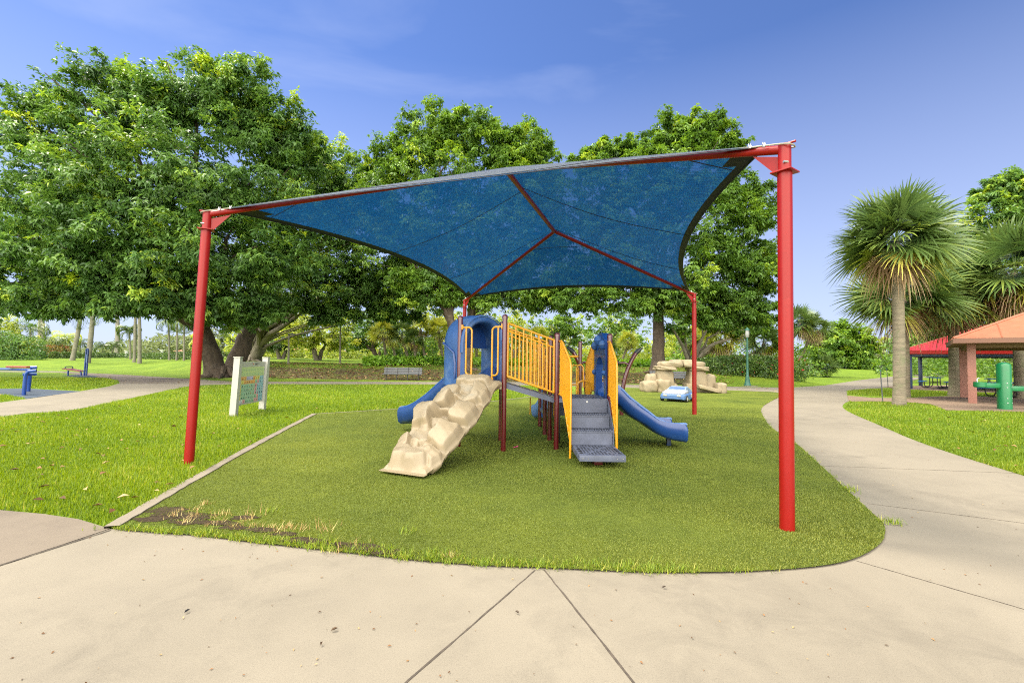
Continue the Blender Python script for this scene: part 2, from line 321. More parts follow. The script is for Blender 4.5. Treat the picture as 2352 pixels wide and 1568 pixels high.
# ------------------------------------------------------------------ mesh building
class MB:
    def __init__(s): s.v = []; s.f = []; s.m = []; s.cut = []
    def add(s, vs, fs, mi=0):
        s.cut.append((len(s.v), len(s.f)))
        o = len(s.v); s.v += [tuple(v) for v in vs]; s.f += [tuple(i+o for i in f) for f in fs]; s.m += [mi]*len(fs); return s
    def box(s, c, size, rot=None, bev=0.0, mi=0):
        c = Vector(c); hx, hy, hz = (x/2 for x in size)
        if bev <= 0:
            vs = [Vector((x*hx, y*hy, z*hz)) for z in (-1, 1) for y in (-1, 1) for x in (-1, 1)]
            fs = [(0, 2, 3, 1), (4, 5, 7, 6), (0, 1, 5, 4), (2, 6, 7, 3), (0, 4, 6, 2), (1, 3, 7, 5)]
        else:
            b = min(bev, hx*.9, hy*.9, hz*.9)
            bm = bmesh.new(); bmesh.ops.create_cube(bm, size=1)
            for v in bm.verts: v.co = Vector((v.co.x*2*hx, v.co.y*2*hy, v.co.z*2*hz))
            bmesh.ops.bevel(bm, geom=bm.edges[:], offset=b, segments=2, affect='EDGES', profile=.6)
            bm.verts.index_update()
            vs = [v.co.copy() for v in bm.verts]; fs = [[v.index for v in f.verts] for f in bm.faces]; bm.free()
        if rot is not None:
            R = rot if isinstance(rot, Matrix) else Matrix.Rotation(rot, 3, 'Z')
            vs = [R @ v for v in vs]
        return s.add([v+c for v in vs], fs, mi)
    def tube(s, pts, r, seg=10, cap=True, mi=0, dome=False):
        pts = [Vector(p) for p in pts]; n = len(pts)
        rs = r if isinstance(r, (list, tuple)) else [r]*n
        tang = []
        for i in range(n):
            t = pts[min(i+1, n-1)]-pts[max(i-1, 0)]; tang.append(t.normalized() if t.length > 1e-9 else Vector((0, 0, 1)))
        t0 = tang[0]; up = Vector((0, 0, 1)) if abs(t0.z) < .9 else Vector((1, 0, 0))
        u = t0.cross(up).normalized(); vs = []; fs = []
        for i in range(n):
            if i:
                q = tang[i-1].rotation_difference(tang[i]); u = q @ u
            w = tang[i].cross(u).normalized(); u = w.cross(tang[i]).normalized()
            for k in range(seg):
                a = 2*pi*k/seg; vs.append(pts[i]+(u*cos(a)+w*sin(a))*rs[i])
        for i in range(n-1):
            for k in range(seg):
                k2 = (k+1) % seg; fs.append((i*seg+k, i*seg+k2, (i+1)*seg+k2, (i+1)*seg+k))
        if cap: fs += [tuple(range(seg-1, -1, -1)), tuple(range((n-1)*seg, n*seg))]
        return s.add(vs, fs, mi)
    def lathe(s, base, prof, seg=20, mi=0, squash=None):
        base = Vector(base); vs = []; fs = []; n = len(prof)
        for (r, z) in prof:
            for k in range(seg):
                a = 2*pi*k/seg; vs.append(base+Vector((r*cos(a), r*sin(a), z)))
        for i in range(n-1):
            for k in range(seg):
                k2 = (k+1) % seg; fs.append((i*seg+k, i*seg+k2, (i+1)*seg+k2, (i+1)*seg+k))
        fs += [tuple(range(seg-1, -1, -1)), tuple(range((n-1)*seg, n*seg))]
        return s.add(vs, fs, mi)
    def prism(s, outline, vec, mi=0):
        """closed outline (3-D points, planar) extruded along vec"""
        o = [Vector(p) for p in outline]; n = len(o); vec = Vector(vec)
        vs = o+[p+vec for p in o]
        tris = tessellate_polygon([o])
        fs = [tuple(t) for t in tris]+[tuple(i+n for i in reversed(t)) for t in tris]
        fs += [(i, i+n, (i+1) % n+n, (i+1) % n) for i in range(n)]
        return s.add(vs, fs, mi)
    def grid(s, rows, mi=0, closed=False):
        nr, nc = len(rows), len(rows[0]); vs = [p for r in rows for p in r]; fs = []
        for i in range(nr-1):
            for j in range(nc-1 if not closed else nc):
                j2 = (j+1) % nc
                fs.append((i*nc+j, i*nc+j2, (i+1)*nc+j2, (i+1)*nc+j))
        return s.add(vs, fs, mi)
    def build_each(s, name, mat, parent=None, **kw):
        """one object for every piece that was added"""
        ends = s.cut[1:]+[(len(s.v), len(s.f))]; out = []
        for (v0, f0), (v1, f1) in zip(s.cut, ends):
            q = MB(); q.v = s.v[v0:v1]; q.f = [tuple(i-v0 for i in f) for f in s.f[f0:f1]]; q.m = s.m[f0:f1]; out.append(q.build(name, mat, parent, **kw))
        return out
    def build(s, name, mat, parent=None, smooth=None, flat=False, label=None, fix=True):
        off = Vector((0, 0, 0))
        if parent is not None and not parent.get('_local'): off = Vector(parent['_off']) if '_off' in parent else Vector((0, 0, 0))
        me = bpy.data.meshes.new(name)
        me.from_pydata([(v[0]-off.x, v[1]-off.y, v[2]-off.z) for v in s.v], [], s.f)
        mats = mat if isinstance(mat, (list, tuple)) else [mat]
        for m in mats: me.materials.append(MATS[m])
        if len(mats) > 1: me.polygons.foreach_set('material_index', s.m)
        if fix:
            bm = bmesh.new(); bm.from_mesh(me); bmesh.ops.recalc_face_normals(bm, faces=bm.faces[:]); bm.to_mesh(me); bm.free()
        if not flat:
            me.shade_smooth()
            if smooth is None: smooth = 38
            try: me.set_sharp_from_angle(angle=radians(smooth))
            except Exception: pass
        me.update()
        ob = bpy.data.objects.new(name, me); COL.objects.link(ob)
        if parent is not None:
            ob.parent = parent
            if '_off' in parent: ob['_off'] = list(off)
        if label: ob['label'] = label
        return ob

def tag(o, label=None, cat=None, group=None, kind=None):
    if label: o['label'] = label
    if cat: o['category'] = cat
    if group: o['group'] = group
    if kind: o['kind'] = kind
    return o

def thing(name, loc, label, cat, group=None):
    o = bpy.data.objects.new(name, None); COL.objects.link(o)
    o.location = loc; o.empty_display_size = .2
    o['_off'] = [loc[0], loc[1], loc[2]]
    return tag(o, label, cat, group)

def copy_tree(o, parent=None):
    c = o.copy(); COL.objects.link(c)
    if parent is not None: c.parent = parent
    for ch in list(o.children): copy_tree(ch, c)
    return c

def fast_mesh(name, verts, quads, mat, rnd=None, parent=None, off=None, tri=False):
    """numpy mesh: verts (n,3), faces (m,k)"""
    verts = np.asarray(verts, np.float32)
    if off is not None: verts = verts-np.asarray(off, np.float32)
    k = quads.shape[1]; m = len(quads)
    me = bpy.data.meshes.new(name)
    me.vertices.add(len(verts)); me.vertices.foreach_set('co', verts.ravel())
    me.loops.add(m*k); me.loops.foreach_set('vertex_index', quads.astype(np.int32).ravel())
    me.polygons.add(m); me.polygons.foreach_set('loop_start', np.arange(0, m*k, k, dtype=np.int32))
    try: me.polygons.foreach_set('loop_total', np.full(m, k, np.int32))
    except Exception: pass
    if rnd is not None:
        at = me.attributes.new('rnd', 'FLOAT', 'FACE'); at.data.foreach_set('value', np.asarray(rnd, np.float32))
    me.materials.append(MATS[mat]); me.update(calc_edges=True); me.validate()
    ob = bpy.data.objects.new(name, me); COL.objects.link(ob)
    if parent is not None: ob.parent = parent
    return ob

def unit(a): return a/np.maximum(np.linalg.norm(a, axis=-1, keepdims=True), 1e-9)

def leaf_quads(root, d, L, W, nrm_hint, fold=.12):
    """one pointed quad per leaf. root,d (n,3), L,W (n,)"""
    side = unit(np.cross(d, nrm_hint)); nr = np.cross(side, d)
    mid = root+d*(L*.48)[:, None]+nr*(L*fold)[:, None]
    a = root; b = mid+side*(W*.5)[:, None]; c = root+d*L[:, None]-np.array([0, 0, 1])*(L*.10)[:, None]; e = mid-side*(W*.5)[:, None]
    n = len(root); v = np.stack([a, b, c, e], 1).reshape(-1, 3)
    q = np.arange(n*4).reshape(n, 4)
    return v, q

def crown(lumps, n_bough, n_whorl, n_leaf, leaf_len, leaf_w, seed, tint=.5, droop=.45, flush=.35, bough=.30, inner=.25):
    """lumps: (center(3), radii(3)); returns verts, quads, rnd"""
    r = np.random.default_rng(seed); V = []; Q = []; R = []; base = 0
    for c, rad in lumps:
        c = np.array(c, float); rad = np.array(rad, float)
        size = rad.mean(); nb = max(5, int(n_bough*(.6+.4*size/3.5)))
        d = unit(r.normal(size=(nb, 3)))
        lowp = np.where(d[:, 2] < -.55, .75, 1.0)
        rr = r.uniform(.72, 1.08, nb)*lowp
        nin = int(nb*inner); rr[:nin] = r.uniform(.3, .65, nin)
        bc = c+d*rad*rr[:, None]
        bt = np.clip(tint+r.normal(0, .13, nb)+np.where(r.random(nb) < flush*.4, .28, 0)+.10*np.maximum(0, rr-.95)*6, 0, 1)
        br = bough*size*r.uniform(.6, 1.25, nb)
        # whorls in each bough: flattened, drooping cloud stretched along the bough direction
        w = r.normal(0, .5, (nb, n_whorl, 3))*br[:, None, None]
        w[..., 2] *= .62
        ax = unit(d+np.array([0, 0, .25])+r.normal(0, .25, (nb, 3)))
        t = r.normal(0, .45, (nb, n_whorl, 1))*br[:, None, None]
        w = w*.8+ax[:, None, :]*t
        w[..., 2] -= .32*np.linalg.norm(w[..., :2], axis=-1)
        wc = (bc[:, None, :]+w).reshape(-1, 3)
        wa = unit(np.repeat(ax, n_whorl, 0)+r.normal(0, .35, (nb*n_whorl, 3)))
        wt = np.clip(np.repeat(bt, n_whorl)+r.normal(0, .09, nb*n_whorl), 0, 1)
        nw = len(wc)
        # leaves
        cN = np.repeat(wc, n_leaf, 0); aN = np.repeat(wa, n_leaf, 0)
        dl = unit(aN*.5+r.normal(0, .7, (nw*n_leaf, 3))*np.array([1, 1, .45])-np.array([0, 0, droop]))
        L = leaf_len*r.uniform(.6, 1.25, nw*n_leaf); W = leaf_w*r.uniform(.7, 1.2, nw*n_leaf)
        hint = unit(aN*.7+np.array([0, 0, .8])+r.normal(0, .3, (nw*n_leaf, 3)))
        v, q = leaf_quads(cN+dl*.05, dl, L, W, hint)
        V.append(v); Q.append(q+base); base += len(v)
        R.append(np.clip(np.repeat(wt, n_leaf)+r.normal(0, .07, nw*n_leaf), 0, 1))
    return np.concatenate(V), np.concatenate(Q), np.concatenate(R)

def limb(p0, p1, r0, r1, rnd, wob=.06, n=6, sag=0.0):
    p0 = Vector(p0); p1 = Vector(p1); L = (p1-p0).length; pts = []; rs = []
    for i in range(n+1):
        t = i/n; p = p0.lerp(p1, t)
        k = sin(pi*t)
        p += Vector((rnd.uniform(-1, 1), rnd.uniform(-1, 1), rnd.uniform(-1, 1)))*(wob*L*k*.5)+Vector((0, 0, 1))*(sag*L*k)
        pts.append(p); rs.append(r0*(1-t)+r1*t)
    return pts, rs

def px_lumps(lst, depth, curve=0.0, cx=0, w=1, zdepth=None):
    out = []
    for k, l in enumerate(lst):
        px, py, rx, ry = l[:4]; D = depth+(l[4] if len(l) > 4 else 0)-curve*max(0, 1-((px-cx)/w)**2)
        p = AT(px, py, D); s = D/FPX
        out.append(((p.x, p.y, p.z), (rx*s, (rx+ry)*.5*s*.95, ry*s)))
    return out

def broad_tree(name, label, cat, base, trunk_r, lumps, seed, leafm='leaf_ficus', bark='bark_dark', fork=.3, leaf=(.3, .12),
               dens=(34, 14, 9), tint=.42, group=None, limbs=9, flush=.35, forks=2, droop=.45, bough=.30, roots=True, inner=.25):
    base = Vector(base); rnd = random.Random(seed)
    t = thing(name, base, label, cat, group)
    V, Q, R = crown(lumps, dens[0], dens[1], dens[2], leaf[0], leaf[1], seed, tint, droop, flush, bough, inner)
    fast_mesh('crown', V, Q, leafm, R, t, off=base)
    mb = MB()
    cen = sum((Vector(l[0]) for l in lumps), Vector())/len(lumps)
    H = max(1.5, cen.z-base.z); fz = base.z+H*fork
    stems = []
    for k in range(forks):
        a = 2*pi*k/max(1, forks)+rnd.random()*1.2
        off = Vector((cos(a), sin(a), 0))*trunk_r*.55 if forks > 1 else Vector((0, 0, 0))
        top = Vector((base.x, base.y, fz))+off*3.2
        n = 8; pts = []; rs = []
        for i in range(n+1):
            u = i/n; p = (base+off*.7).lerp(top, u)+Vector((rnd.uniform(-1, 1), rnd.uniform(-1, 1), 0))*trunk_r*.08
            flare = 1+.55*max(0, 1-u*5)
            pts.append(p-Vector((0, 0, .15*(1-u)))); rs.append(trunk_r*(.8 if forks > 1 else 1)*(flare*(1-u)+.72*u))
        mb.tube(pts, rs, 12); stems.append(top)
    if roots:
        for k in range(9):
            a = 2*pi*k/9+rnd.random()*.5; L = trunk_r*rnd.uniform(1.8, 3.2)
            e = base+Vector((cos(a)*L, sin(a)*L, -.12)); e.z = float(terr(e.x, e.y))-.06
            mb.tube([base+Vector((cos(a)*trunk_r*.6, sin(a)*trunk_r*.6, trunk_r*.8)), base+Vector((cos(a)*trunk_r*1.15, sin(a)*trunk_r*1.15, trunk_r*.18)), e], [trunk_r*.28, trunk_r*.2, trunk_r*.05], 7)
    order = sorted([i for i in range(len(lumps)) if lumps[i][0][2] > fz+1.2*trunk_r], key=lambda i: -lumps[i][1][0])[:limbs]
    for k, i in enumerate(order):
        st = min(stems, key=lambda q: (q-Vector(lumps[i][0])).length)
        c = Vector(lumps[i][0]); pts, rs = limb(st-Vector((0, 0, trunk_r*.5)), c, trunk_r*.42, trunk_r*.06, rnd, .10, 7, .12)
        mb.tube(pts, rs, 8)
        for q in range(4):
            s = pts[rnd.randint(3, 6)]; rad = lumps[i][1]
            e = c+Vector((rnd.uniform(-1, 1)*rad[0], rnd.uniform(-1, 1)*rad[1], rnd.uniform(-.5, .9)*rad[2]))*.85
            p2, r2 = limb(s, e, trunk_r*.14, trunk_r*.03, rnd, .12, 5, .03); mb.tube(p2, r2, 5)
    mb.build('trunk', bark, t, fix=False)
    return t

def fan_fronds(center, n, elev, Lp, Lb, nb, rr, width=.045, tipdroop=.35, tint=(.2, .7)):
    """palmate fronds; returns verts, quads, rnd"""
    V = []; Q = []; R = []; base = 0
    for i in range(n):
        el = math.asin(rr.uniform(sin(radians(elev[0])), sin(radians(elev[1])))) if i % 2 else radians(rr.uniform(*elev)); az = 2*pi*(i*.618+rr.random()*.12)
        d = np.array([cos(el)*cos(az), cos(el)*sin(az), sin(el)])
        lp = Lp*rr.uniform(.8, 1.15); hub = center+d*lp-np.array([0, 0, .10*lp*lp*cos(el)])
        d2 = unit(d-np.array([0, 0, .16*cos(el)])); s = unit(np.cross(d2, [0, 0, 1.0])+rr.normal(0, .12, 3)); s = unit(s-d2*np.dot(s, d2)); rl = rr.normal(0, .75); s = s*cos(rl)+np.cross(d2, s)*sin(rl); nr = np.cross(s, d2); nr = nr if nr[2] > 0 else -nr
        tt = rr.uniform(*tint)
        # petiole
        pw = .018; v = np.array([center-s*pw, center+s*pw, hub+s*pw, hub-s*pw]); V.append(v); Q.append(np.array([[0, 1, 2, 3]])+base); base += 4; R.append([tt*.8])
        ang = np.linspace(-1.85, 1.85, nb)+rr.normal(0, .03, nb)
        dirs = d2[None]*np.cos(ang)[:, None]+s[None]*np.sin(ang)[:, None]+nr[None]*(.22*np.abs(np.sin(ang)))[:, None]
        dirs = unit(dirs); L = Lb*(.62+.38*np.cos(ang*.5))*rr.uniform(.85, 1.1, nb)
        sd = unit(np.cross(dirs, nr[None])); sd = np.where(np.isnan(sd), s, sd)
        td = tipdroop*rr.uniform(.6, 1.5, nb)
        prev = None; tsteps = [0, .4, .75, 1.0]; wsteps = [.55, 1.0, .5, .05]
        rows = []
        for t, w in zip(tsteps, wsteps):
            p = hub+dirs*(L*t)[:, None]; p = p-np.array([0, 0, 1])*(td*L*max(0, t-.3)**2*1.6)[:, None]
            rows.append((p-sd*width*w*.5, p+sd*width*w*.5))
        v = np.stack([x for rw in rows for x in rw], 1).reshape(-1, 3)   # nb*(8)
        q = []
        for b in range(nb):
            o = base+b*8
            q += [[o, o+1, o+3, o+2], [o+2, o+3, o+5, o+4], [o+4, o+5, o+7, o+6]]
        V.append(v); Q.append(np.array(q)); base += len(v)
        R.append(np.clip(tt+rr.normal(0, .08, nb).repeat(3)+np.tile([0, .0, .1], nb), 0, 1))
    return np.concatenate(V), np.concatenate(Q), np.concatenate(R)

def fan_palm(name, label, base, top, trunk_r, Lp, Lb, seed, n=34, nb=26, dead=10, group=None, bark='palm_bark', leafm='palm_green', cat='palm tree', width=.05, yellow=5):
    base = Vector(base); top = Vector(top); rr = np.random.default_rng(seed); rnd = random.Random(seed)
    t = thing(name, base, label, cat, group)
    mb = MB(); pts = []; rs = []
    m = 14
    for i in range(m+1):
        u = i/m; p = base.lerp(top, u); p.x += sin(u*3.0)*trunk_r*.25
        pts.append(p-Vector((0, 0, .1*(1-u)))); rs.append(trunk_r*((1.22 if i == 0 else 1.06 if i == 1 else 1.0)+rnd.uniform(-.03, .03)-.1*u))
    mb.tube(pts, rs, 14)
    mb.tube([top-Vector((0, 0, .1)), top+Vector((0, 0, Lp*.3)), top+Vector((0, 0, Lp*.62))], [trunk_r*.9, trunk_r*1.05, trunk_r*.2], 12)
    mb.build('trunk', bark, t, fix=False)
    c = np.array(top)+np.array([0, 0, Lp*.62])
    V, Q, R = fan_fronds(c, n, (-32, 84), Lp, Lb, nb, rr, width, .2, (.1, .62))
    fast_mesh('crown', V, Q, leafm, R, t, off=base)
    if yellow:
        V, Q, R = fan_fronds(c-np.array([0, 0, .2*Lp]), yellow, (-40, -12), Lp*.85, Lb*.78, max(12, int(nb*.7)), rr, width*.85, .5, (.1, .8))
        fast_mesh('old_fronds', V, Q, 'palm_yellow', R, t, off=base)
    if dead:
        V, Q, R = fan_fronds(c-np.array([0, 0, .3*Lp]), dead, (-78, -25), Lp*.75, Lb*.68, max(12, int(nb*.7)), rr, width*.6, .8, (.1, .95))
        fast_mesh('dead_fronds', V, Q, 'palm_dead', R, t, off=base)
    return t

def feather_palm(name, label, base, top, trunk_r, L, seed, n=14, group=None, bark='royal_bark', leafm='palm_green', elev=(-35, 70), nl=26, bulge=.15, lw=.05, ll=.55, droop=1.0, trunkparts=True):
    base = Vector(base); top = Vector(top); rr = np.random.default_rng(seed); rnd = random.Random(seed)
    t = thing(name, base, label, 'palm tree', group)
    mb = MB(); pts = []; rs = []; m = 12
    for i in range(m+1):
        u = i/m; p = base.lerp(top, u); p.x += sin(u*2.6)*trunk_r*.4
        pts.append(p-Vector((0, 0, .1*(1-u)))); rs.append(trunk_r*((1.3 if i == 0 else 1.1 if i == 1 else 1)+bulge*sin(pi*u)-.25*u))
    mb.tube(pts, rs, 12); mb.build('trunk', bark, t, fix=False)
    V = []; Q = []; R = []; b0 = 0; c = np.array(top)
    for i in range(n):
        el = radians(rr.uniform(*elev)); az = 2*pi*(i*.618+rr.random()*.1); tt = rr.uniform(.25, .75)
        h = np.array([cos(az), sin(az), 0]); K = 9; P = []; p = c.copy(); e = el
        for k in range(K+1):
            P.append(p.copy()); p = p+(h*cos(e)+np.array([0, 0, sin(e)]))*L/K; e -= droop*(.09+.05*k)*1.1
        P = np.array(P); s = np.array([-sin(az), cos(az), 0])
        ts = np.linspace(.12, .99, nl); idx = ts*K; i0 = np.minimum(idx.astype(int), K-1); f = (idx-i0)[:, None]
        pos = P[i0]*(1-f)+P[i0+1]*f; tan = unit(P[i0+1]-P[i0])
        for sg in (-1, 1):
            d = unit(tan*.45+s*sg*.9-np.array([0, 0, 1])*rr.uniform(.25, .9, nl)[:, None])
            ln = ll*L/2.5*np.sin(np.clip(ts*pi*.85+.35, 0, pi))*rr.uniform(.8, 1.1, nl)+.1
            v, q = leaf_quads(pos, d, ln, np.full(nl, lw), np.tile([0, 0, 1.0], (nl, 1)), .03)
            V.append(v); Q.append(q+b0); b0 += len(v); R.append(np.clip(tt+rr.normal(0, .1, nl), 0, 1))
        w = .02*L/2.5; v = np.concatenate([P-s*w, P+s*w]); q = np.array([[k, k+1, K+2+k, K+1+k] for k in range(K)])
        V.append(v); Q.append(q+b0); b0 += len(v); R.append(np.full(K, tt*.9))
    fast_mesh('crown', np.concatenate(V), np.concatenate(Q), leafm, np.concatenate(R), t, off=base)
    return t

def leaf_mass(name, label, cat, boxes, n, leaf, mat, seed, group=None, kind=None, tint=.45, spread=.15, parent=None, off=None):
    """leafy shrub/hedge: boxes = list of (center, half-size, roundness); leaves in their outer shell"""
    r = np.random.default_rng(seed); V = []; Q = []; R = []; b0 = 0
    tot = sum(h[0]*h[1]+h[0]*h[2]+h[1]*h[2] for c, h in boxes)
    for c, h in boxes:
        c = np.array(c, float); h = np.array(h, float)
        m = max(20, int(n*(h[0]*h[1]+h[0]*h[2]+h[1]*h[2])/tot))
        d = unit(r.normal(size=(m, 3))); p4 = 3.0
        k = 1/np.power(np.power(np.abs(d), p4).sum(1), 1/p4)
        lump = 1+.10*np.sin(d[:, 0]*7+c[0])*np.cos(d[:, 1]*6+c[1])+.07*np.sin(d[:, 2]*11+d[:, 0]*9)
        pos = c+d*k[:, None]*h*(r.uniform(.8, 1.05, m)*lump)[:, None]
        dl = unit(d*.6+r.normal(0, .7, (m, 3))+np.array([0, 0, .15]))
        hint = unit(d+np.array([0, 0, .9])+r.normal(0, .4, (m, 3)))
        v, q = leaf_quads(pos, dl, leaf[0]*r.uniform(.6, 1.3, m), leaf[1]*r.uniform(.7, 1.2, m), hint)
        V.append(v); Q.append(q+b0); b0 += len(v)
        R.append(np.clip(tint+.18*np.sin(pos[:, 0]*1.7)*np.sin(pos[:, 1]*1.3+pos[:, 2]*2)+r.normal(0, spread, m), 0, 1))
    o = fast_mesh(name, np.concatenate(V), np.concatenate(Q), mat, np.concatenate(R), parent, off)
    if label: tag(o, label, cat, group, kind)
    elif kind: o['kind'] = kind
    return o

def ppoly(pts): return [G(*p) for p in pts]
def inside(poly, x, y):
    c = np.zeros(len(x), bool); n = len(poly); j = n-1
    for i in range(n):
        xi, yi = poly[i][0], poly[i][1]; xj, yj = poly[j][0], poly[j][1]
        with np.errstate(divide='ignore', invalid='ignore'):
            t = ((yi > y) != (yj > y)) & (x < (xj-xi)*(y-yi)/(yj-yi+1e-12)+xi)
        c ^= t; j = i
    return c

def spline(pts, k=6):
    """Catmull-Rom through photo points, open"""
    out = []; P = [np.array(p, float) for p in pts]
    for i in range(len(P)-1):
        p0, p1, p2, p3 = P[max(i-1, 0)], P[i], P[i+1], P[min(i+2, len(P)-1)]
        for j in range(k):
            t = j/k
            out.append(tuple(.5*((2*p1)+(-p0+p2)*t+(2*p0-5*p1+4*p2-p3)*t*t+(-p0+3*p1-3*p2+p3)*t**3)))
    out.append(tuple(P[-1])); return out

def sheet(name, poly, z, mat, kind='structure', parent=None, thick=0.0):
    o = [Vector((p[0], p[1], z+float(terr(p[0], p[1])))) for p in poly]
    mb = MB()
    if thick: mb.prism(o, (0, 0, -thick))
    else: mb.add(o, [tuple(t) for t in tessellate_polygon([o])])
    ob = mb.build(name, mat, parent, flat=True)
    if not thick:
        me = ob.data
        bm = bmesh.new(); bm.from_mesh(me)
        for f in bm.faces:
            if f.normal.z < 0: f.normal_flip()
        bm.to_mesh(me); bm.free()
    if kind: ob['kind'] = kind
    return ob
# ================================================================== SETTING
# terrain: one lawn sheet out to the horizon
xs = np.unique(np.concatenate([np.linspace(-600, -60, 28), np.arange(-60, 60.1, 1.0), np.linspace(60, 600, 28)]))
ys = np.unique(np.concatenate([np.linspace(-40, 20, 16), np.arange(20, 62, .8), np.linspace(62, 120, 30), np.linspace(120, 900, 24)]))
XX, YY = np.meshgrid(xs, ys); ZZ = terr(XX, YY)
micro = .035*np.sin(XX*1.3+YY*.7)*np.sin(YY*1.1-XX*.4)
ZZ = ZZ+np.where(ZZ > .05, micro, 0)
nx, ny = len(xs), len(ys)
ii = (np.arange(ny-1)[:, None]*nx+np.arange(nx-1)[None]).ravel()
quads = np.stack([ii, ii+1, ii+nx+1, ii+nx], 1)
ground = fast_mesh('ground', np.stack([XX, YY, ZZ], -1).reshape(-1, 3), quads, 'lawn')
a_, s_, l_, r_ = bank(XX, YY)
dm = smooth(-.5, .8, YY-s_)*(1-smooth(5.2, 8.2, YY-s_))*smooth(500, 600, a_)*(1-smooth(1590, 1680, a_))
tr = G(515, 868)
dm = np.maximum(dm, .95*np.exp(-((XX-tr.x)**2/14+(YY-tr.y-1)**2/14)))
at = ground.data.attributes.new('dirt', 'FLOAT', 'POINT'); at.data.foreach_set('value', dm.ravel().astype(np.float32))
ground.data.shade_smooth(); ground['kind'] = 'structure'

# outlines surveyed from the photo
turf_front = [(255, 1216), (300, 1222), (450, 1233), (600, 1251), (800, 1273), (950, 1290), (1100, 1302), (1250, 1308), (1450, 1317), (1600, 1319), (1750, 1315), (1870, 1306), (1940, 1294), (1990, 1275), (2024, 1250), (2033, 1226), (2028, 1205), (2000, 1178), (1960, 1141), (1900, 1085), (1830, 1021), (1775, 985), (1752, 955), (1749, 938), (1765, 925), (1798, 908)]
turf_left = [(255, 1216), (420, 1119), (560, 1039), (650, 990), (722, 952)]
turf_back = [(722, 952), (940, 938), (1130, 922.5), (1235, 909.5), (1330, 899), (1430, 892.5), (1550, 894.5), (1667, 897.5), (1780, 901), (1798, 908)]
tf = ppoly(spline(turf_front, 5)); tl = ppoly(turf_left); tb = ppoly(spline(turf_back, 3))
TURF = tf+list(reversed(tb))[1:]+list(reversed(tl))[1:-1]
left_edge = [(-700, 1128), (-250, 1148), (0, 1172), (100, 1181), (180, 1193), (255, 1216)]
right_outer = [(2352, 1093), (2200, 1046), (2100, 1011), (2030, 981), (1960, 951), (1936, 936), (1940, 926), (1949, 922)]
right_upper = [(1946, 908.5), (1944, 897), (1990, 893), (2047, 889.5), (2079, 877), (2124, 868), (2179, 865.5), (2420, 866)]
far_upper = [(2420, 857), (2180, 860), (2125, 862.3), (2047, 866), (1971, 873), (1893, 885.2), (1827, 889.3), (1798, 890)]
PATH = ([Vector((-16, -9, 0))]+ppoly(left_edge)+ppoly([(400, 1150), (1000, 1180), (1500, 1200), (1900, 1180), (1830, 1060), (1735, 985), (1725, 930), (1770, 903)])
        + list(reversed(ppoly(far_upper)))+list(reversed(ppoly(right_upper)))+list(reversed(ppoly(spline(right_outer, 4))))+ppoly([(2600, 1170)])+[Vector((14, -9, 0))])
path = sheet('path', PATH, .006, 'concrete')
LEFTPATH = ppoly(spline([(-300, 1042), (0, 958), (155, 943.5), (285, 918), (428, 888), (534, 882.8), (700, 882), (1000, 883), (1290, 886), (1430, 890), (1550, 893), (1667, 896), (1780, 900)], 3)) + \
    ppoly(spline([(1798, 890), (1700, 888), (1540, 885), (1420, 882.4), (1290, 879), (1000, 877), (600, 876.3), (534, 876), (428, 869.5), (363, 865.5), (285, 860.4), (202, 856.5), (137, 852.6), (0, 851.6), (-150, 851)], 3)) + \
    ppoly([(-150, 853.5), (0, 854), (137, 855.2), (180, 860), (202, 865), (246, 869), (272, 874), (275, 880), (249, 888), (187, 898), (61, 916.5), (0, 924.5), (-300, 985)])
sheet('side_path', LEFTPATH, .007, 'concrete')
sheet('dirty_shaded_path', ppoly([(137, 852.8), (202, 856.8), (285, 860.8), (363, 866), (440, 871), (440, 876), (400, 879.5), (330, 881), (276, 880), (272, 874), (246, 869), (202, 865), (180, 860)]), .012, 'old_concrete')  # dirty, leaf-stained junction; the shadow lying on it is put into the colour too
slab = sheet('worn_pavement', [Vector((-9.5, 3.2, 0))]+ppoly([(-250, 1150), (0, 1173), (100, 1182), (180, 1194), (252, 1216), (130, 1257), (0, 1299), (-250, 1392)]), .011, 'old_concrete')
PAD = ppoly([(1949, 922), (2003, 922), (2077, 923), (2136, 928), (2173, 942), (2352, 946.5), (2700, 960), (2700, 912), (2352, 911), (2277, 911), (2185, 909.3), (2136, 911), (2079, 914.5), (2003, 913.7), (1946, 908.5)])
sheet('shelter_pad', PAD, .013, 'pad_concrete')
PAD2 = ppoly([(2032, 888), (2079, 886.5), (2200, 884), (2500, 884), (2500, 904), (2275, 901), (2185, 898.5), (2087, 894), (2045, 891)])
sheet('far_shelter_pad', PAD2, .014, 'pad_concrete')
RUB = ppoly(spline([(-200, 895), (0, 893), (60, 892.5), (130, 896), (187, 898.5)], 3)+[(61, 915.7), (20, 907.5), (0, 907), (-200, 912)])
sheet('rubber_pavement', RUB, .010, 'rubber_blue')
sheet('rubber_pad', ppoly([(140, 862.2), (180, 860.6), (225, 864.3), (222, 866.2), (180, 866)]), .016, 'rubber_blue')
turf = sheet('turf', TURF, .020, 'turf')

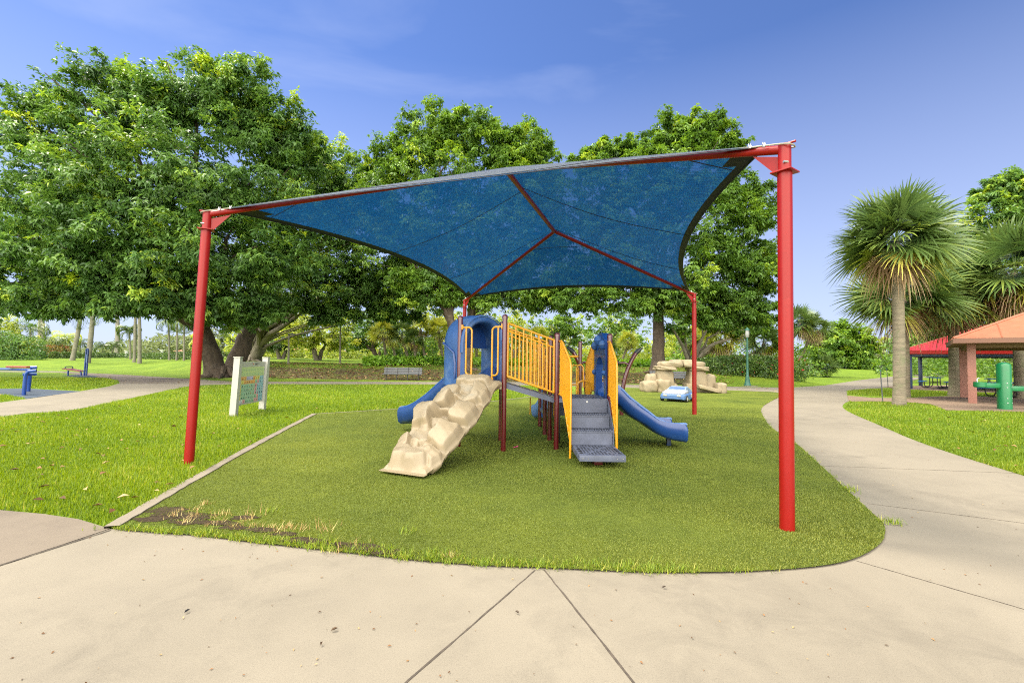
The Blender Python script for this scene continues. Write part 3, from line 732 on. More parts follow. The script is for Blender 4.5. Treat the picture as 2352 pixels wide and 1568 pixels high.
# kerb along the left of the turf
def strip(name, pts, w, z, h, mat, kind='structure', parent=None, jig=0.0):
    P = [Vector((p[0], p[1], 0)) for p in pts]; mb = MB(); L = []; R = []; rnd = random.Random(3)
    for i, p in enumerate(P):
        d = (P[min(i+1, len(P)-1)]-P[max(i-1, 0)]).normalized(); n = Vector((-d.y, d.x, 0))
        L.append(p+n*(w*.5+rnd.uniform(-jig, jig))); R.append(p-n*(w*.5+rnd.uniform(-jig, jig)))
    rows = [[(a.x, a.y, z), (a.x, a.y, z+h), (b.x, b.y, z+h), (b.x, b.y, z)] for a, b in zip(L, R)]
    mb.grid(rows); ob = mb.build(name, mat, parent, flat=True)
    if kind: ob['kind'] = kind
    return ob
kp = []
for i in range(len(tl)-1):
    for j in range(12): kp.append(tl[i].lerp(tl[i+1], j/12))
kp.append(tl[-1])
strip('kerb', kp, .12, 0, .034, 'kerb_concrete', jig=.008)
strip('back_kerb', ppoly(spline(turf_back[:4], 4)), .07, 0, .026, 'kerb_concrete', jig=.006)
# expansion joints
paint('joint', (.07, .055, .04), .9, .4, 20)
for k, (p, q, w) in enumerate([((255, 1219), (-160, 1352), .022), ((1229, 1311), (935, 1568), .016), ((1250, 1310), (1456, 1570), .018), ((1966, 1289), (2380, 1409), .010), ((1992, 1157), (2380, 1206), .008), ((1880, 1070), (2352, 1088), .006)]):
    A_ = G(*p); B_ = G(*q); B2 = B_+(B_-A_)*(.4 if k in (1, 2) else 0)
    pts = [A_.lerp(B2, i/24) for i in range(25)]
    strip('path_joint', pts, w*.6, .0065 if k else .0115, .002, 'joint', jig=.003, parent=path, kind=None)

# grass, turf pile: too many blades to count
def blades(name, poly_tests, n, h, w, mat, seed, ymin, ymax, xr, kind='stuff', tint=(.45, .2), lean=.5, power=1.0, z0=0.0, label=None, cat=None, wgrow=.0, bare=(), patchy=.0):
    r = np.random.default_rng(seed)
    u = r.random(n); y = ymin*(ymax/ymin)**u; x = r.uniform(-1, 1, n)*xr*y
    keep = np.zeros(n, bool)
    for pl in poly_tests: keep |= inside(pl, x, y)
    for pl in bare: keep &= ~(inside(pl, x, y) & (r.random(n) < .7))
    x = x[keep]; y = y[keep]; m = len(x)
    patch = np.sin(x*1.9+np.sin(y*1.3)*1.5)*np.sin(y*2.3+x*.6)+.7*np.sin(x*.8+1.3)*np.sin(y*.9+x*.3)
    hh = h*r.uniform(.5, 1.3, m)*(1+.25*patch)*(1+wgrow*y*.3); ww = w*r.uniform(.7, 1.3, m)*(1+wgrow*y)
    az = r.uniform(0, 2*pi, m); ln = r.uniform(.1, 1, m)*lean
    f = np.stack([np.cos(az), np.sin(az), np.zeros(m)], 1); s = np.stack([-np.sin(az), np.cos(az), np.zeros(m)], 1)
    b = np.stack([x, y, np.full(m, z0)], 1)
    tip = b+f*(hh*ln)[:, None]+np.array([0, 0, 1])*(hh*np.sqrt(np.maximum(.1, 1-ln*ln*.6)))[:, None]
    v = np.stack([b-s*ww[:, None]*.5, b+s*ww[:, None]*.5, tip], 1).reshape(-1, 3)
    wx = x+.6*np.sin(y*1.1); wy = y+.5*np.sin(x*.9)
    slow = np.sin(wx*.75+.6)*np.sin(wy*.62-1.2)+.6*np.sin(wx*1.7+wy*.8)*np.sin(wy*1.45-.4)
    rn = np.clip(tint[0]+.10*patch+patchy*slow+r.normal(0, tint[1], m), 0, 1)
    o = fast_mesh(name, v, np.arange(m*3).reshape(m, 3), mat, rn)
    o['kind'] = kind
    if label: o['label'] = label; o['category'] = cat
    return o
LAWN_L = ppoly([(-300, 1146), (0, 1171), (100, 1179.5), (180, 1191), (250, 1211), (418, 1117), (556, 1037), (646, 989), (720, 950.5), (940, 936.5), (1130, 921.5), (1235, 908.5), (1325, 898.5), (1290, 887.5), (1000, 884.3), (600, 883.6), (534, 884.3), (428, 889.6), (285, 919.5), (155, 945), (0, 959.5), (-300, 1044)])
LAWN_R = ppoly(spline([(1938, 937), (1962, 952), (2032, 982), (2102, 1012), (2202, 1047), (2354, 1094), (2600, 1170)], 3)+[(2600, 958), (2352, 948.5), (2173, 944), (2136, 930), (2077, 925), (2003, 924), (1950, 924)])
LAWN_L2 = ppoly([(140, 857), (0, 856), (-200, 856), (-200, 893), (0, 891.5), (60, 891), (130, 894.5), (187, 897), (248, 887), (273, 879.5), (270, 874.5), (245, 870), (200, 867)])
LAWN_L3 = ppoly([(-200, 913), (0, 908), (20, 908.5), (58, 915.7), (0, 923.5), (-200, 960)])
LAWN_R2 = ppoly([(1948, 898), (2047, 891), (2087, 896), (2185, 900.5), (2352, 905), (2352, 909), (2185, 907.5), (2079, 912.5), (1948, 906.5)])
blades('lawn_grass', [LAWN_L, LAWN_R, LAWN_L2, LAWN_L3, LAWN_R2], 900000, .055, .009, 'grass_blade', 5, 2.3, 30, 1.35, wgrow=.09)
BARE = []; SOIL = []
rb_ = random.Random(14)
def blob_outline(px, py, rx, ry, n=30, k=.3):
    c = G(px, py); ph = rb_.uniform(0, 6)
    return [Vector((c.x+cos(2*pi*i/n)*rx*(1+k*sin(3*2*pi*i/n+ph)+k*.6*sin(5*2*pi*i/n+2*ph)+rb_.uniform(-.15, .15)), c.y+sin(2*pi*i/n)*ry*(1+k*sin(2*2*pi*i/n+ph)+rb_.uniform(-.15, .15)), 0)) for i in range(n)]
for q in ((385, 1176, .16, .10), (410, 1190, .2, .08), (450, 1192, .14, .06), (440, 1205, .18, .05), (350, 1197, .14, .06), (505, 1206, .14, .06), (540, 1217, .12, .04), (600, 1222, .12, .05), (655, 1232, .1, .04), (700, 1247, .16, .05), (560, 1194, .1, .05), (830, 1262, .14, .05), (880, 1274, .12, .04), (770, 1256, .1, .03)):
    BARE.append(blob_outline(*q)); SOIL.append(blob_outline(q[0], q[1], q[2]*1.9, q[3]*1.9, k=.2))
blades('turf_pile', [TURF], 760000, .0125, .0052, 'turf_blade', 6, 2.3, 16, 1.0, z0=.018, lean=.9, wgrow=.10, tint=(.5, .13), bare=BARE, patchy=.13)
sv = []; sf = []; fd = []
for k, q in enumerate(SOIL):
    c = sum(q, Vector())/len(q); o = len(sv); z = .0225+.0004*k; n = len(q)
    for rr_, f in ((0, 1.0), (.45, .8), (.8, .4), (1.05, 0.0)):
        for p in q: e = c.lerp(p, max(rr_, .001)); sv.append((e.x, e.y, z)); fd.append(f)
    for j in range(3):
        for i in range(n): sf.append([o+j*n+i, o+j*n+(i+1) % n, o+(j+1)*n+(i+1) % n, o+(j+1)*n+i])
so_ = fast_mesh('bare_soil', np.array(sv), np.array(sf), 'soil'); at = so_.data.attributes.new('fade', 'FLOAT', 'POINT'); at.data.foreach_set('value', np.array(fd, np.float32)); so_['kind'] = 'structure'
# ================================================================== SHADE CANOPY
FL, FR, BR = G(433, 1068), G(1808, 1220), G(1595, 953)
BLp = FL+BR-FR
H = 3.66
tops = [G(477, 486, H), FR+Vector((.015, 0, H)), BR+Vector((0, 0, H)), BLp+Vector((0, 0, H))]
feet = [FL, FR, BR, BLp]
ctr = (FL+FR+BR+BLp)/4
m1 = (FL+FR)/2; m2 = (BLp+BR)/2; ax = (m2-m1).normalized()
R1 = m1+ax*2.9+Vector((0, 0, 5.06)); R2 = m1+ax*7.2+Vector((0, 0, 5.12))
canopy = thing('shade_canopy', ctr, 'large blue mesh shade sail canopy on four red steel posts above the playground', 'shade canopy')
down = Vector((0, 0, -1))
for i, (f, t) in enumerate(zip(feet, tops)):
    mb = MB(); fl = f.lerp(t, (H-.27)/H)
    mb.tube([f-Vector((0, 0, .05)), fl], .064, 24)
    post = mb.build('post', 'red_paint', canopy)
    mb = MB(); mb.tube([fl, t+Vector((0, 0, .0))], .057, 24)
    mb.build('post_sleeve', 'red_paint', post)
    mb = MB(); rt = Matrix.Rotation(atan2((R1-t).y, (R1-t).x), 3, 'Z')
    mb.box(fl, (.19, .19, .014), rt, .004); mb.build('flange', 'red_paint', post)
    mb = MB(); q = fl.lerp(t, .3)
    mb.tube([q+Vector((-.045, -.06, 0)), q+Vector((.0, -.05, 0))], .012, 8); mb.build('bolt', 'steel', post)
# rafters
for i, (a, b) in enumerate([(tops[0], R1), (tops[1], R1), (tops[2], R2), (tops[3], R2), (R1, R2)]):
    mb = MB(); d = (b-a).normalized()
    off = Vector((0, 0, -.046))
    mb.tube([a+off, b+off], .043 if i < 4 else .05, 16)
    rf = mb.build('rafter' if i < 4 else 'ridge_beam', 'red_paint', canopy)
    if i < 4:
        hz = Vector((d.x, d.y, 0)).normalized(); sd = Vector((-hz.y, hz.x, 0))*.006
        p = a+Vector((0, 0, -.1))
        mb = MB(); mb.prism([p+hz*.05-sd, p+hz*.30+Vector((0, 0, .09))-sd, p+hz*.05-Vector((0, 0, .2))-sd], sd*2)
        mb.build('gusset', 'red_paint', rf)
        mb = MB(); mb.tube([a+hz*.03+Vector((0, 0, .006)), a-hz*.10+Vector((0, 0, .002))], .012, 8); mb.build('end_pin', 'red_paint', rf)
# cloth: four sagging panels with scalloped edges
def panel_pts(a, b, c, d, sag, ns=36, nt=16):
    """a->b eave, d->c upper edge (a-d and b-c are rafters)"""
    a, b, c, d = (Vector(v)+Vector((0, 0, .012)) for v in (a, b, c, d))
    e = (b-a); mid = (c+d)/2-(a+b)/2; up = mid-e*(mid.dot(e)/e.dot(e)); u = up.normalized()
    nrm = e.cross(up).normalized(); nrm = nrm if nrm.z > 0 else -nrm
    rows = []
    for i in range(ns+1):
        s = i/ns; lo = a.lerp(b, s)+u*sag*4*s*(1-s); hi = d.lerp(c, s); col = []
        for j in range(nt+1):
            t = j/nt; p = lo.lerp(hi, t)
            p -= nrm*((.13 if e.length > 8 else .05)*4*s*(1-s)*sin(pi*t))
            col.append(p)
        rows.append(col)
    return rows
mb = MB(); hemb = MB(); seam = MB(); uvs = []
PAN = []
for (a, b, c, d, sag) in [(tops[1], tops[2], R2, R1, .47), (tops[3], tops[0], R1, R2, .55), (tops[2], tops[3], R2, R2, .40), (tops[0], tops[1], R1, R1, .50)]:
    sp = .045
    rows = panel_pts(Vector(a).lerp(Vector(d), .035), Vector(b).lerp(Vector(c), .035), c, d, sag); PAN.append(rows)
    base = len(mb.v); mb.grid(rows)
    L = (Vector(b)-Vector(a)).length; W = ((Vector(c)+Vector(d))/2-(Vector(a)+Vector(b))/2).length
    for i, r in enumerate(rows):
        for j, p in enumerate(r): uvs.append((j/16*W, i/36*L))
    # hem
    lo = [r[0] for r in rows]; up = [r[0].lerp(r[-1], .11/max(.2, (r[-1]-r[0]).length)) for r in rows]
    hemb.grid([[l+Vector((0, 0, -.014)), u_+Vector((0, 0, -.012))] for l, u_ in zip(lo, up)])
    hemb.tube([l+Vector((0, 0, -.014)) for l in lo], .010 if L > 8 else .005, 6)
    def at(s_, t_):
        fi = min(35.999, max(0, s_*36)); fj = min(15.999, max(0, t_*16)); i0 = int(fi); j0 = int(fj); u_ = fi-i0; w_ = fj-j0
        return (rows[i0][j0]*(1-u_)+rows[i0+1][j0]*u_)*(1-w_)+(rows[i0][j0+1]*(1-u_)+rows[i0+1][j0+1]*u_)*w_
    if L > 8:   # cloth widths run up the slope
        ed = (rows[36][0]-rows[0][0]).normalized(); o_ = rows[0][0]
        ra = (rows[0][16]-o_).dot(ed); rb = (rows[36][16]-o_).dot(ed); Le = (rows[36][0]-o_).length
        for x in ([.06, .385, .71] if ed.dot(ax) < 0 and False else [.075, .40, .73]):
            X = (x if ed.dot(ax) > 0 else 1-x)*Le; pl_ = []
            for k in range(17):
                t_ = k/16; a_x = ra*t_; b_x = Le*(1-t_)+rb*t_; s_ = (X-a_x)/(b_x-a_x)
                if s_ < 0 or s_ > 1: break
                pl_.append(at(s_, t_)+Vector((0, 0, -.006)))
            if len(pl_) > 1: seam.tube(pl_, .007, 4)
    else:
        seam.tube([at(k/24, .42 if sag > .45 else .74)+Vector((0, 0, .004)) for k in range(25)], .007, 4)
CORN = [MB() for _ in range(4)]
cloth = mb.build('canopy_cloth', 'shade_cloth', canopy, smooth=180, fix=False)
for p_ in cloth.data.polygons:
    if p_.normal.z < 0: p_.flip()
cloth.data.update()
uvl = cloth.data.uv_layers.new(name='weave')
for lp in cloth.data.loops: uvl.data[lp.index].uv = uvs[lp.vertex_index]
hemb.build('hem', 'hem_navy', cloth, fix=False)
for rows, (ca_i, cb_i) in zip(PAN, ((1, 2), (3, 0), (2, 3), (0, 1))):
    n_ = 2 if len(rows) else 1
    for (i0, st, ci) in ((0, 1, ca_i), (36, -1, cb_i)):
        g_ = [[rows[i0+st*i][j]+Vector((0, 0, -.013)) for j in range(0, 3-i//2)] for i in range(0, 3)]
        m_ = min(len(q) for q in g_); CORN[ci].grid([q[:m_] for q in g_])
for c_ in CORN: c_.build('corner_patch', 'hem_navy', cloth, fix=False)
seam.build('seam', 'hem_navy', cloth, fix=False)
# black corner reinforcement + tension cable with clamps
for i in range(4):
    t = tops[i]; R_ = R1 if i < 2 else R2
    hz = (R_-t); hz.z = 0; hz.normalize(); sd = Vector((-hz.y, hz.x, 0))
    mb = MB(); pts = [t+hz*x+Vector((0, 0, -.01+x*.27))+sd*y for x, y in ((.5, .058), (.25, .064), (.0, .074), (-.07, .055), (-.085, 0), (-.07, -.055), (0, -.074), (.25, -.064), (.5, -.058))]
    mb.tube(pts, .008, 6); cb = mb.build('cable', 'cable', canopy)
    for x in (.16, .30):
        for y in (.068, -.068):
            c = t+hz*x+sd*y+Vector((0, 0, -.01+x*.27)); mb = MB(); mb.box(c, (.03, .026, .028), None, .004); mb.tube([c+Vector((-.01, 0, 0)), c+Vector((-.01, 0, .035))], .005, 6); mb.tube([c+Vector((.01, 0, 0)), c+Vector((.01, 0, .035))], .005, 6)
            mb.build('cable_clamp', 'steel', cb)

# ================================================================== PLAY STRUCTURE
A = Vector((-.93, 8.22, 0)); B = Vector((-.125, 7.85, 0)); Cc = Vector((-.195, 8.90, 0))
D = Vector((.795, 8.065, 0)); Fp = Vector((.755, 8.98, 0)); Gp = Vector((1.735, 8.13, 0)); Hp = Vector((1.69, 9.16, 0))
J = Vector((.68, 10.85, 0)); I = Vector((1.63, 10.95, 0)); K = Vector((.709, 9.655, 0))
Z1, Z2, Z3 = 1.185, .905, .46
ps = thing('play_structure', (.3, 8.6, 0), 'playground set with tan rock climber, blue slides, yellow railings and maroon posts', 'playground')
def V3(x, y, z): return Vector((x, y, z))
for p, h in ((A, 2.33), (B, 2.33), (Cc, 2.30), (D, 2.04), (Fp, 2.04), (Gp, 2.04), (Hp, 2.04), (J, 2.03), (I, 2.03)):
    mb = MB(); mb.tube([p-V3(0, 0, .05), p+V3(0, 0, h-.05)], .0445, 20)
    po = mb.build('post', 'maroon_paint', ps)
    mb = MB(); mb.lathe(p, [(.049, h-.06), (.049, h-.03), (.046, h-.012), (.032, h+.004), (.012, h+.011)], 20); mb.build('cap', 'maroon_paint', po)
mb = MB(); mb.tube([K-V3(0, 0, .05), K+V3(0, 0, 1.6)], .0445, 16); kp_ = mb.build('post', 'maroon_paint', ps)
mb = MB(); mb.tube([K+V3(0, 0, 1.6), K+V3(0, 0, 1.68)], .05, 16); mb.build('collar', 'yellow_paint', kp_)
mb = MB(); mb.lathe(K, [(.045, 1.68), (.05, 1.72), (.045, 1.8), (.02, 1.85)], 16); mb.build('cap', 'black_metal', kp_)
# decks
def deck(name, corners, z, th=.075, holes=True):
    mb = MB(); mb.prism([V3(c.x, c.y, z) for c in corners], V3(0, 0, -th)); o = mb.build(name, 'deck_coat', ps, smooth=20)
    if holes:
        hb = MB(); xs_ = [c.x for c in corners]; ys_ = [c.y for c in corners]; x = min(xs_)+.06
        pl = [(c.x, c.y) for c in corners]; P = []
        while x < max(xs_)-.05:
            y = min(ys_)+.06
            while y < max(ys_)-.05: P.append((x, y)); y += .07
            x += .07
        P = np.array(P); ok = inside(pl, P[:, 0], P[:, 1])
        for (x, y) in P[ok]: hb.box((x, y, z+.0005), (.018, .045, .003))
        hb.build('perforation', 'deck_hole', o, flat=True)['kind'] = 'stuff'
    return o
deck('upper_deck', [A, B, Cc], Z1)
deck('lower_deck', [D, Gp, Hp, Fp], Z2)
deck('back_deck', [K+V3(0, .3, 0), V3(1.65, 9.95, 0), I, J], Z3)
mb = MB(); mb.box((1.2, 9.3, .68), (.75, .03, .42)); mb.box((1.2, 9.6, .675), (.75, .55, .04)); mb.box((1.2, 9.87, .55), (.75, .03, .25)); mb.build_each('rear_step', 'deck_coat', ps)
# ramp
mb = MB()
r0 = [B+V3(.02, .06, Z1-.02), Cc+V3(.02, -.06, Z1-.02)]; r1 = [D+V3(-.02, .05, Z2), Fp+V3(-.02, -.05, Z2)]
mb.prism([r0[0], r1[0], r1[1], r0[1]], V3(0, 0, -.09)); rp = mb.build('ramp', 'deck_coat', ps, smooth=20)
mb = MB(); rnd = random.Random(4)
for k in range(5):
    t = .12+.19*k; a = r0[0].lerp(r1[0], t); b = r0[1].lerp(r1[1], t); w = rnd.uniform(.05, .13)
    c = a.lerp(b, .02); e = a.lerp(b, rnd.uniform(.5, .9)); dx = (r1[0]-r0[0]).normalized()
    mb.add([c+V3(0, 0, .004), c+dx*w+V3(0, 0, .004), e+dx*w*1.3+V3(0, 0, .004), e+V3(0, 0, .004)], [(0, 1, 2, 3)])
mb.build_each('worn_patch', 'tan_plastic', rp, fix=False, flat=True)
# railings of the ramp
def railing(a, b, za0, za1, zb0, zb1, n, inset=.055, r=.019, mid=.13, bow=0.0):
    mb = MB(); d = (b-a).normalized()
    a = a+d*inset; b = b-d*inset
    q = lambda t, f: a.lerp(b, t)+V3(0, 0, (za0+(zb0-za0)*t)*(1-f)+(za1+(zb1-za1)*t)*f)
    tp = [q(0, 1), q(1, 1)]; bt = [q(0, 0), q(1, 0)]
    mb.tube(tp, r, 10); mb.tube(bt, r, 10); mb.tube([bt[0], tp[0]], r, 10); mb.tube([bt[1], tp[1]], r, 10)
    fm = 1-mid/(za1-za0)
    mb.tube([q(0, fm), q(1, fm)], r*.75, 8)
    for k in range(1, n):
        t = k/n; mb.tube([q(t, 0), q(t, 1 if k % 2 == 0 else fm)], r*.72, 7)
    o = mb.build('railing', 'yellow_paint', ps); return o
railing(B, D, 1.28, 2.19, 1.005, 1.92, 12)
railing(Cc, Fp, 1.28, 2.19, 1.005, 1.92, 12)
# grab loops at the climber
e = (B-A).normalized()
def grab(p, s):
    mb = MB(); d = e*s
    P = lambda x, z: p+d*x+V3(0, 0, z)
    arc = lambda cx, cz, r, a0, a1: [P(cx+r*cos(a), cz+r*sin(a)) for a in np.linspace(a0, a1, 6)]
    mb.tube([P(.04, 2.13)]+arc(.17, 2.06, .07, pi/2, 0)+[P(.24, Z1-.05)], .0165, 10)
    mb.tube([P(.125, 2.125)]+[P(.125, 1.42)]+arc(.195, 1.36, .07, pi, 1.5*pi)+[P(.24, 1.29)], .0165, 10)
    o = mb.build('grab_bar', 'yellow_paint', ps)
    mb = MB(); mb.box(P(.24, Z1+.02), (.05, .03, .10), atan2(e.y, e.x), .005); mb.build('bracket', 'yellow_paint', o); mb = MB(); mb.box(P(.045, 2.135), (.03, .05, .09), atan2(e.y, e.x), .006); mb.build('bracket', 'yellow_paint', o)
grab(A, 1); grab(B, -1)
# blue hood over the left slide
u = (Cc-A).normalized(); n = V3(-u.y, u.x, 0)
hm = (A+Cc)/2; hw = (Cc-A).length/2
def arch(hw_, zs, zt, z0, k=18, p=2.3):
    """outline from left foot over the crown to the right foot (w,z)"""
    pts = [(-hw_, z0), (-hw_, (z0+zs)/2), (-hw_, zs-.1)]
    for i in range(k+1):
        a = pi-pi*i/k; c, s_ = cos(a), sin(a)
        pts.append((hw_*math.copysign(abs(c)**(2/p), c), zs+(zt-zs)*abs(s_)**(2/p)))
    pts += [(hw_, zs-.1), (hw_, (z0+zs)/2), (hw_, z0)]
    return pts
W = lambda w, dd, z: hm+u*w+n*dd+V3(0, 0, z)
mb = MB(); rows = []
for dd, g in ((-.10, -.03), (-.08, .03), (.05, .05), (.2, .065), (.36, .06), (.47, .035), (.5, -.02)):
    rows.append([W(w, dd, z) for w, z in arch(hw-.02+g, 1.78, 2.33+g, Z1-.08-.3*g)])
for dd, g in ((.49, -.09), (.3, -.085), (-.06, -.085), (-.10, -.05)):
    rows.append([W(w, dd, z) for w, z in arch(hw-.02+g, 1.78, 2.33+g, Z1-.02)])
rows.append(rows[0])
mb.grid(rows); hood = mb.build('hood', 'faded_blue', ps, smooth=60)
mb = MB(); ln = [(w, z) for w, z in arch(hw-.09, 1.80, 2.25, 1.80)][3:-3]
o3 = [W(w, .34, z) for w, z in ln]+[W(hw-.1, .34, 1.79), W(hw-.1, .34, 1.78), W(-hw+.1, .34, 1.78), W(-hw+.1, .34, 1.79)]
mb.prism(o3, n*.06); mb.build('lintel', 'slide_blue', hood)
mb = MB(); rows = [[W(w, dd, z) for w, z in arch(hw-.02+g, 1.78, 2.33+g, 1.86)[2:-2]] for dd, g in ((-.105, .03), (-.09, .055), (-.07, .06), (-.05, .055))]
mb.grid(rows); mb.build('rim', 'faded_blue', hood, fix=False)
for s in (-1, 1):
    mb = MB(); pts = [W(s*(hw+.045), .08, 1.22), W(s*(hw+.05), .08, 1.5), W(s*(hw+.05), .12, 1.68), W(s*(hw+.05), .28, 1.77), W(s*(hw+.045), .46, 1.86)]
    mb.tube(pts, .022, 8); mb.build('rib', 'slide_blue', hood)
mb = MB(); mb.box(B+V3(-.06, .04, 1.98), (.03, .09, .2), 0, .008); mb.build('bracket', 'faded_blue', hood)

# slides: U section swept along a profile
def slide(name, path, side, sec, mat, rims, parent):
    """path: points of the bed; side: horizontal unit vector across; sec: (across, up) closed outline"""
    mb = MB(); rows = []
    for i, p in enumerate(path):
        fl = rims(i/(len(path)-1)) if rims else (1, 1)
        rows.append([Vector(p)+side*(a*fl[0])+V3(0, 0, b*fl[1]) for a, b in sec])
    mb.grid(rows, closed=True)
    k = len(sec)
    for r_, fs in ((0, 1), (len(rows)-1, -1)):
        pl = [tuple(x) for x in rows[r_]]; loc = [Vector((a, b, 0)) for a, b in sec]
        mb.add([Vector(x) for x in pl], [tuple(t) for t in tessellate_polygon([loc])])
    return mb.build(name, mat, parent, smooth=55)
SEC = [(-.33, -.07), (-.40, -.02), (-.425, .09), (-.425, .19), (-.405, .225), (-.37, .225), (-.345, .19), (-.32, .08), (-.25, .015), (-.1, 0),
       (.1, 0), (.25, .015), (.32, .08), (.345, .19), (.37, .225), (.405, .225), (.425, .19), (.425, .09), (.40, -.02), (.33, -.07), (0, -.08)]
sy = (Gp.y+Hp.y)/2
prof = spline([(1.68, .91), (1.82, .90), (1.95, .84), (2.12, .68), (2.30, .56), (2.45, .47), (2.62, .35), (2.80, .27), (2.98, .235), (3.08, .225), (3.13, .20)], 5)
sl = slide('slide', [V3(x, sy-.05*(x-1.7), z) for x, z in prof], V3(0, 1, 0), SEC, 'slide_blue', lambda t: (1, 1+.12*sin(t*9)-(.5*max(0, t-.93)/.07*.3)), ps)
mb = MB()
for s in (-1, 1): mb.tube([V3(x, sy-.05*(x-1.7)+s*.387, z+.222+.222*.12*sin(9*i/(len(prof)-1))) for i, (x, z) in enumerate(prof[3:-2])], .024, 8)
mb.build_each('rim', 'pale_blue', sl)
mb = MB(); mb.box((2.93, sy-.06, .08), (.075, .075, .28), 0, .006); mb.build('foot_post', 'dark_blue_post', sl)
# slide hood plate between the right posts
mb = MB(); o2 = [(-.50, .88), (-.50, 1.2), (-.46, 1.55), (-.47, 1.78), (-.40, 1.95), (-.2, 2.06), (0, 2.10), (.2, 2.06), (.40, 1.95), (.47, 1.78), (.46, 1.55), (.50, 1.2), (.50, .88),
      (.36, .88), (.33, 1.25), (.27, 1.5), (.15, 1.62), (0, 1.65), (-.15, 1.62), (-.27, 1.5), (-.33, 1.25), (-.36, .88)]
gm = (Gp+Hp)/2; gu = (Hp-Gp).normalized(); gn = V3(gu.y, -gu.x, 0)
mb.prism([gm+gu*(a*.94)+gn*(-.06)+V3(0, 0, z) for a, z in o2], gn*.13); hp = mb.build('slide_hood', 'slide_blue', ps, smooth=30)
mb = MB()
for a, z, r in ((-.33, 1.86, .085), (.33, 1.86, .085), (0, 1.95, .1), (-.42, 1.35, .05), (.42, 1.35, .05)):
    mb.lathe(gm+gu*(a*.94)-gn*.07+V3(0, 0, z-r), [(r*.3, 0), (r*.75, r*.3), (r, r), (r*.75, r*1.7), (r*.3, r*2)], 12)
mb.build_each('knob', 'faded_blue', hp)
# left slide going away behind the climber
path_l = []
for x, z in spline([(.0, 1.16), (.25, 1.14), (.5, 1.02), (.9, .80), (1.3, .58), (1.7, .40), (2.0, .30), (2.25, .26), (2.35, .22)], 4):
    path_l.append(hm+n*x+V3(0, 0, z))
SECL = [(a*.98, b*1.15) for a, b in SEC]
sl2 = slide('slide', path_l, u, SECL, 'slide_blue', None, ps)
mb = MB()
for s in (-1, 1): mb.tube([p+u*(s*.38)+V3(0, 0, .258) for p in path_l[2:-1]], .02, 8)
mb.build_each('rim', 'faded_blue', sl2)
mb = MB(); mb.box(hm+n*2.1+V3(0, 0, .1), (.075, .075, .3), .7, .006); mb.build('foot_post', 'dark_blue_post', sl2)
mb = MB()
for s in (-1, 1):
    o = [(.0, 0), (.06, .16), (.16, .26), (.30, .26), (.42, .15), (.46, 0)]
    mb.prism([hm+n*(x-.02)+u*(s*.40-.02)+V3(0, 0, Z1+z) for x, z in o], u*.045)
mb.build_each('side_wing', 'faded_blue', sl2)
# stairs
sx0, sx1 = .985, 1.655; sc = (sx0+sx1)/2; sw = sx1-sx0
mb = MB()
steps = [(7.50, 7.74, .44), (7.74, 7.96, .67)]
for y0, y1, z in steps: mb.box((sc, (y0+y1)/2+.03, z-.02), (sw, y1-y0+.06, .04))
stz = mb.build_each('stair_tread', 'deck_coat', ps)[0]
mb = MB()
for y, z0, z1 in ((7.515, .205, .418), (7.755, .442, .648), (7.975, .672, .90)): mb.box((sc, y, (z0+z1)/2), (sw-.004, .012, z1-z0))
rs_ = mb.build_each('riser', 'deck_coat', ps)[2]
mb = MB(); mb.box((sc, 8.02, .895), (sw, .10, .03)); mb.build('landing_lip', 'deck_coat', ps)
mb = MB(); mb.tube([(1.31, 7.965, .86), (1.31, 7.955, .86)], .018, 10); mb.tube([(1.0, 7.965, .84), (1.0, 7.955, .84)], .016, 10); mb.build_each('bolt', 'steel', rs_)
mb = MB()
for s, x in ((-1, sx0-.006), (1, sx1+.006)):
    mb.prism([V3(x, 7.47, .18), V3(x, 7.50, .46), V3(x, 7.74, .70), V3(x, 7.97, .91), V3(x, 8.05, .91), V3(x, 8.05, .62)], V3(.012*s, 0, 0))
mb.build_each('stringer', 'deck_coat', ps, flat=True)
hb = MB()
for y0, y1, z in steps:
    for i in range(11):
        for j in range(3):
            hb.box((sx0+.055+i*(sw-.11)/10, y0+.035+j*.07, z+.0012), (.034, .045, .003), radians(28))
hb.build('perforation', 'deck_hole', stz, flat=True)['kind'] = 'stuff'
gb = MB()
for y0, y1, z in steps:
    for i in range(16): gb.tube([(sx0+.02+(i+.5)*(sw-.04)/16, y0-.012, z-.012), (sx0+.02+(i+.5)*(sw-.04)/16, y0+.02, z+.004)], .013, 6)
gb.build('tread_nosing', 'deck_coat', stz)['kind'] = 'stuff'
# transfer platform
mb = MB(); mb.box((1.325, 7.07, .165), (.67, .86, .09), 0, .008); tp = mb.build('transfer_platform', 'deck_coat', ps)
hb = MB(); zc = .2115
for i in range(12):
    for j in range(15):
        x = 1.05+i*.05; y = 6.72+j*.05
        if abs(x-1.325) > .24 and abs(y-7.07) > .3: continue
        if abs(abs(x-1.325)-abs(y-7.07)*.7) < .03: continue
        hb.box((x, y, zc), (.028, .018, .003), radians(35 if abs(x-1.325) < abs(y-7.07)*.7 else -20))
for s in (-1, 1):
    for k in range(3): hb.box((1.325+s*.285, 6.80+k*.15, zc), (.05, .075, .003))
hb.build('perforation', 'deck_hole', tp, flat=True)['kind'] = 'stuff'
mb = MB()
for x in (1.03, 1.045, 1.12, 1.53, 1.60, 1.62): mb.tube([(x, 6.642, .165), (x, 6.636, .165)], .007, 8)
mb.build_each('bolt', 'steel', tp)
mb = MB(); mb.box((1.31, 6.95, .04), (.13, .13, .17), 0, .01); mb.build('platform_leg', 'maroon_paint', ps)
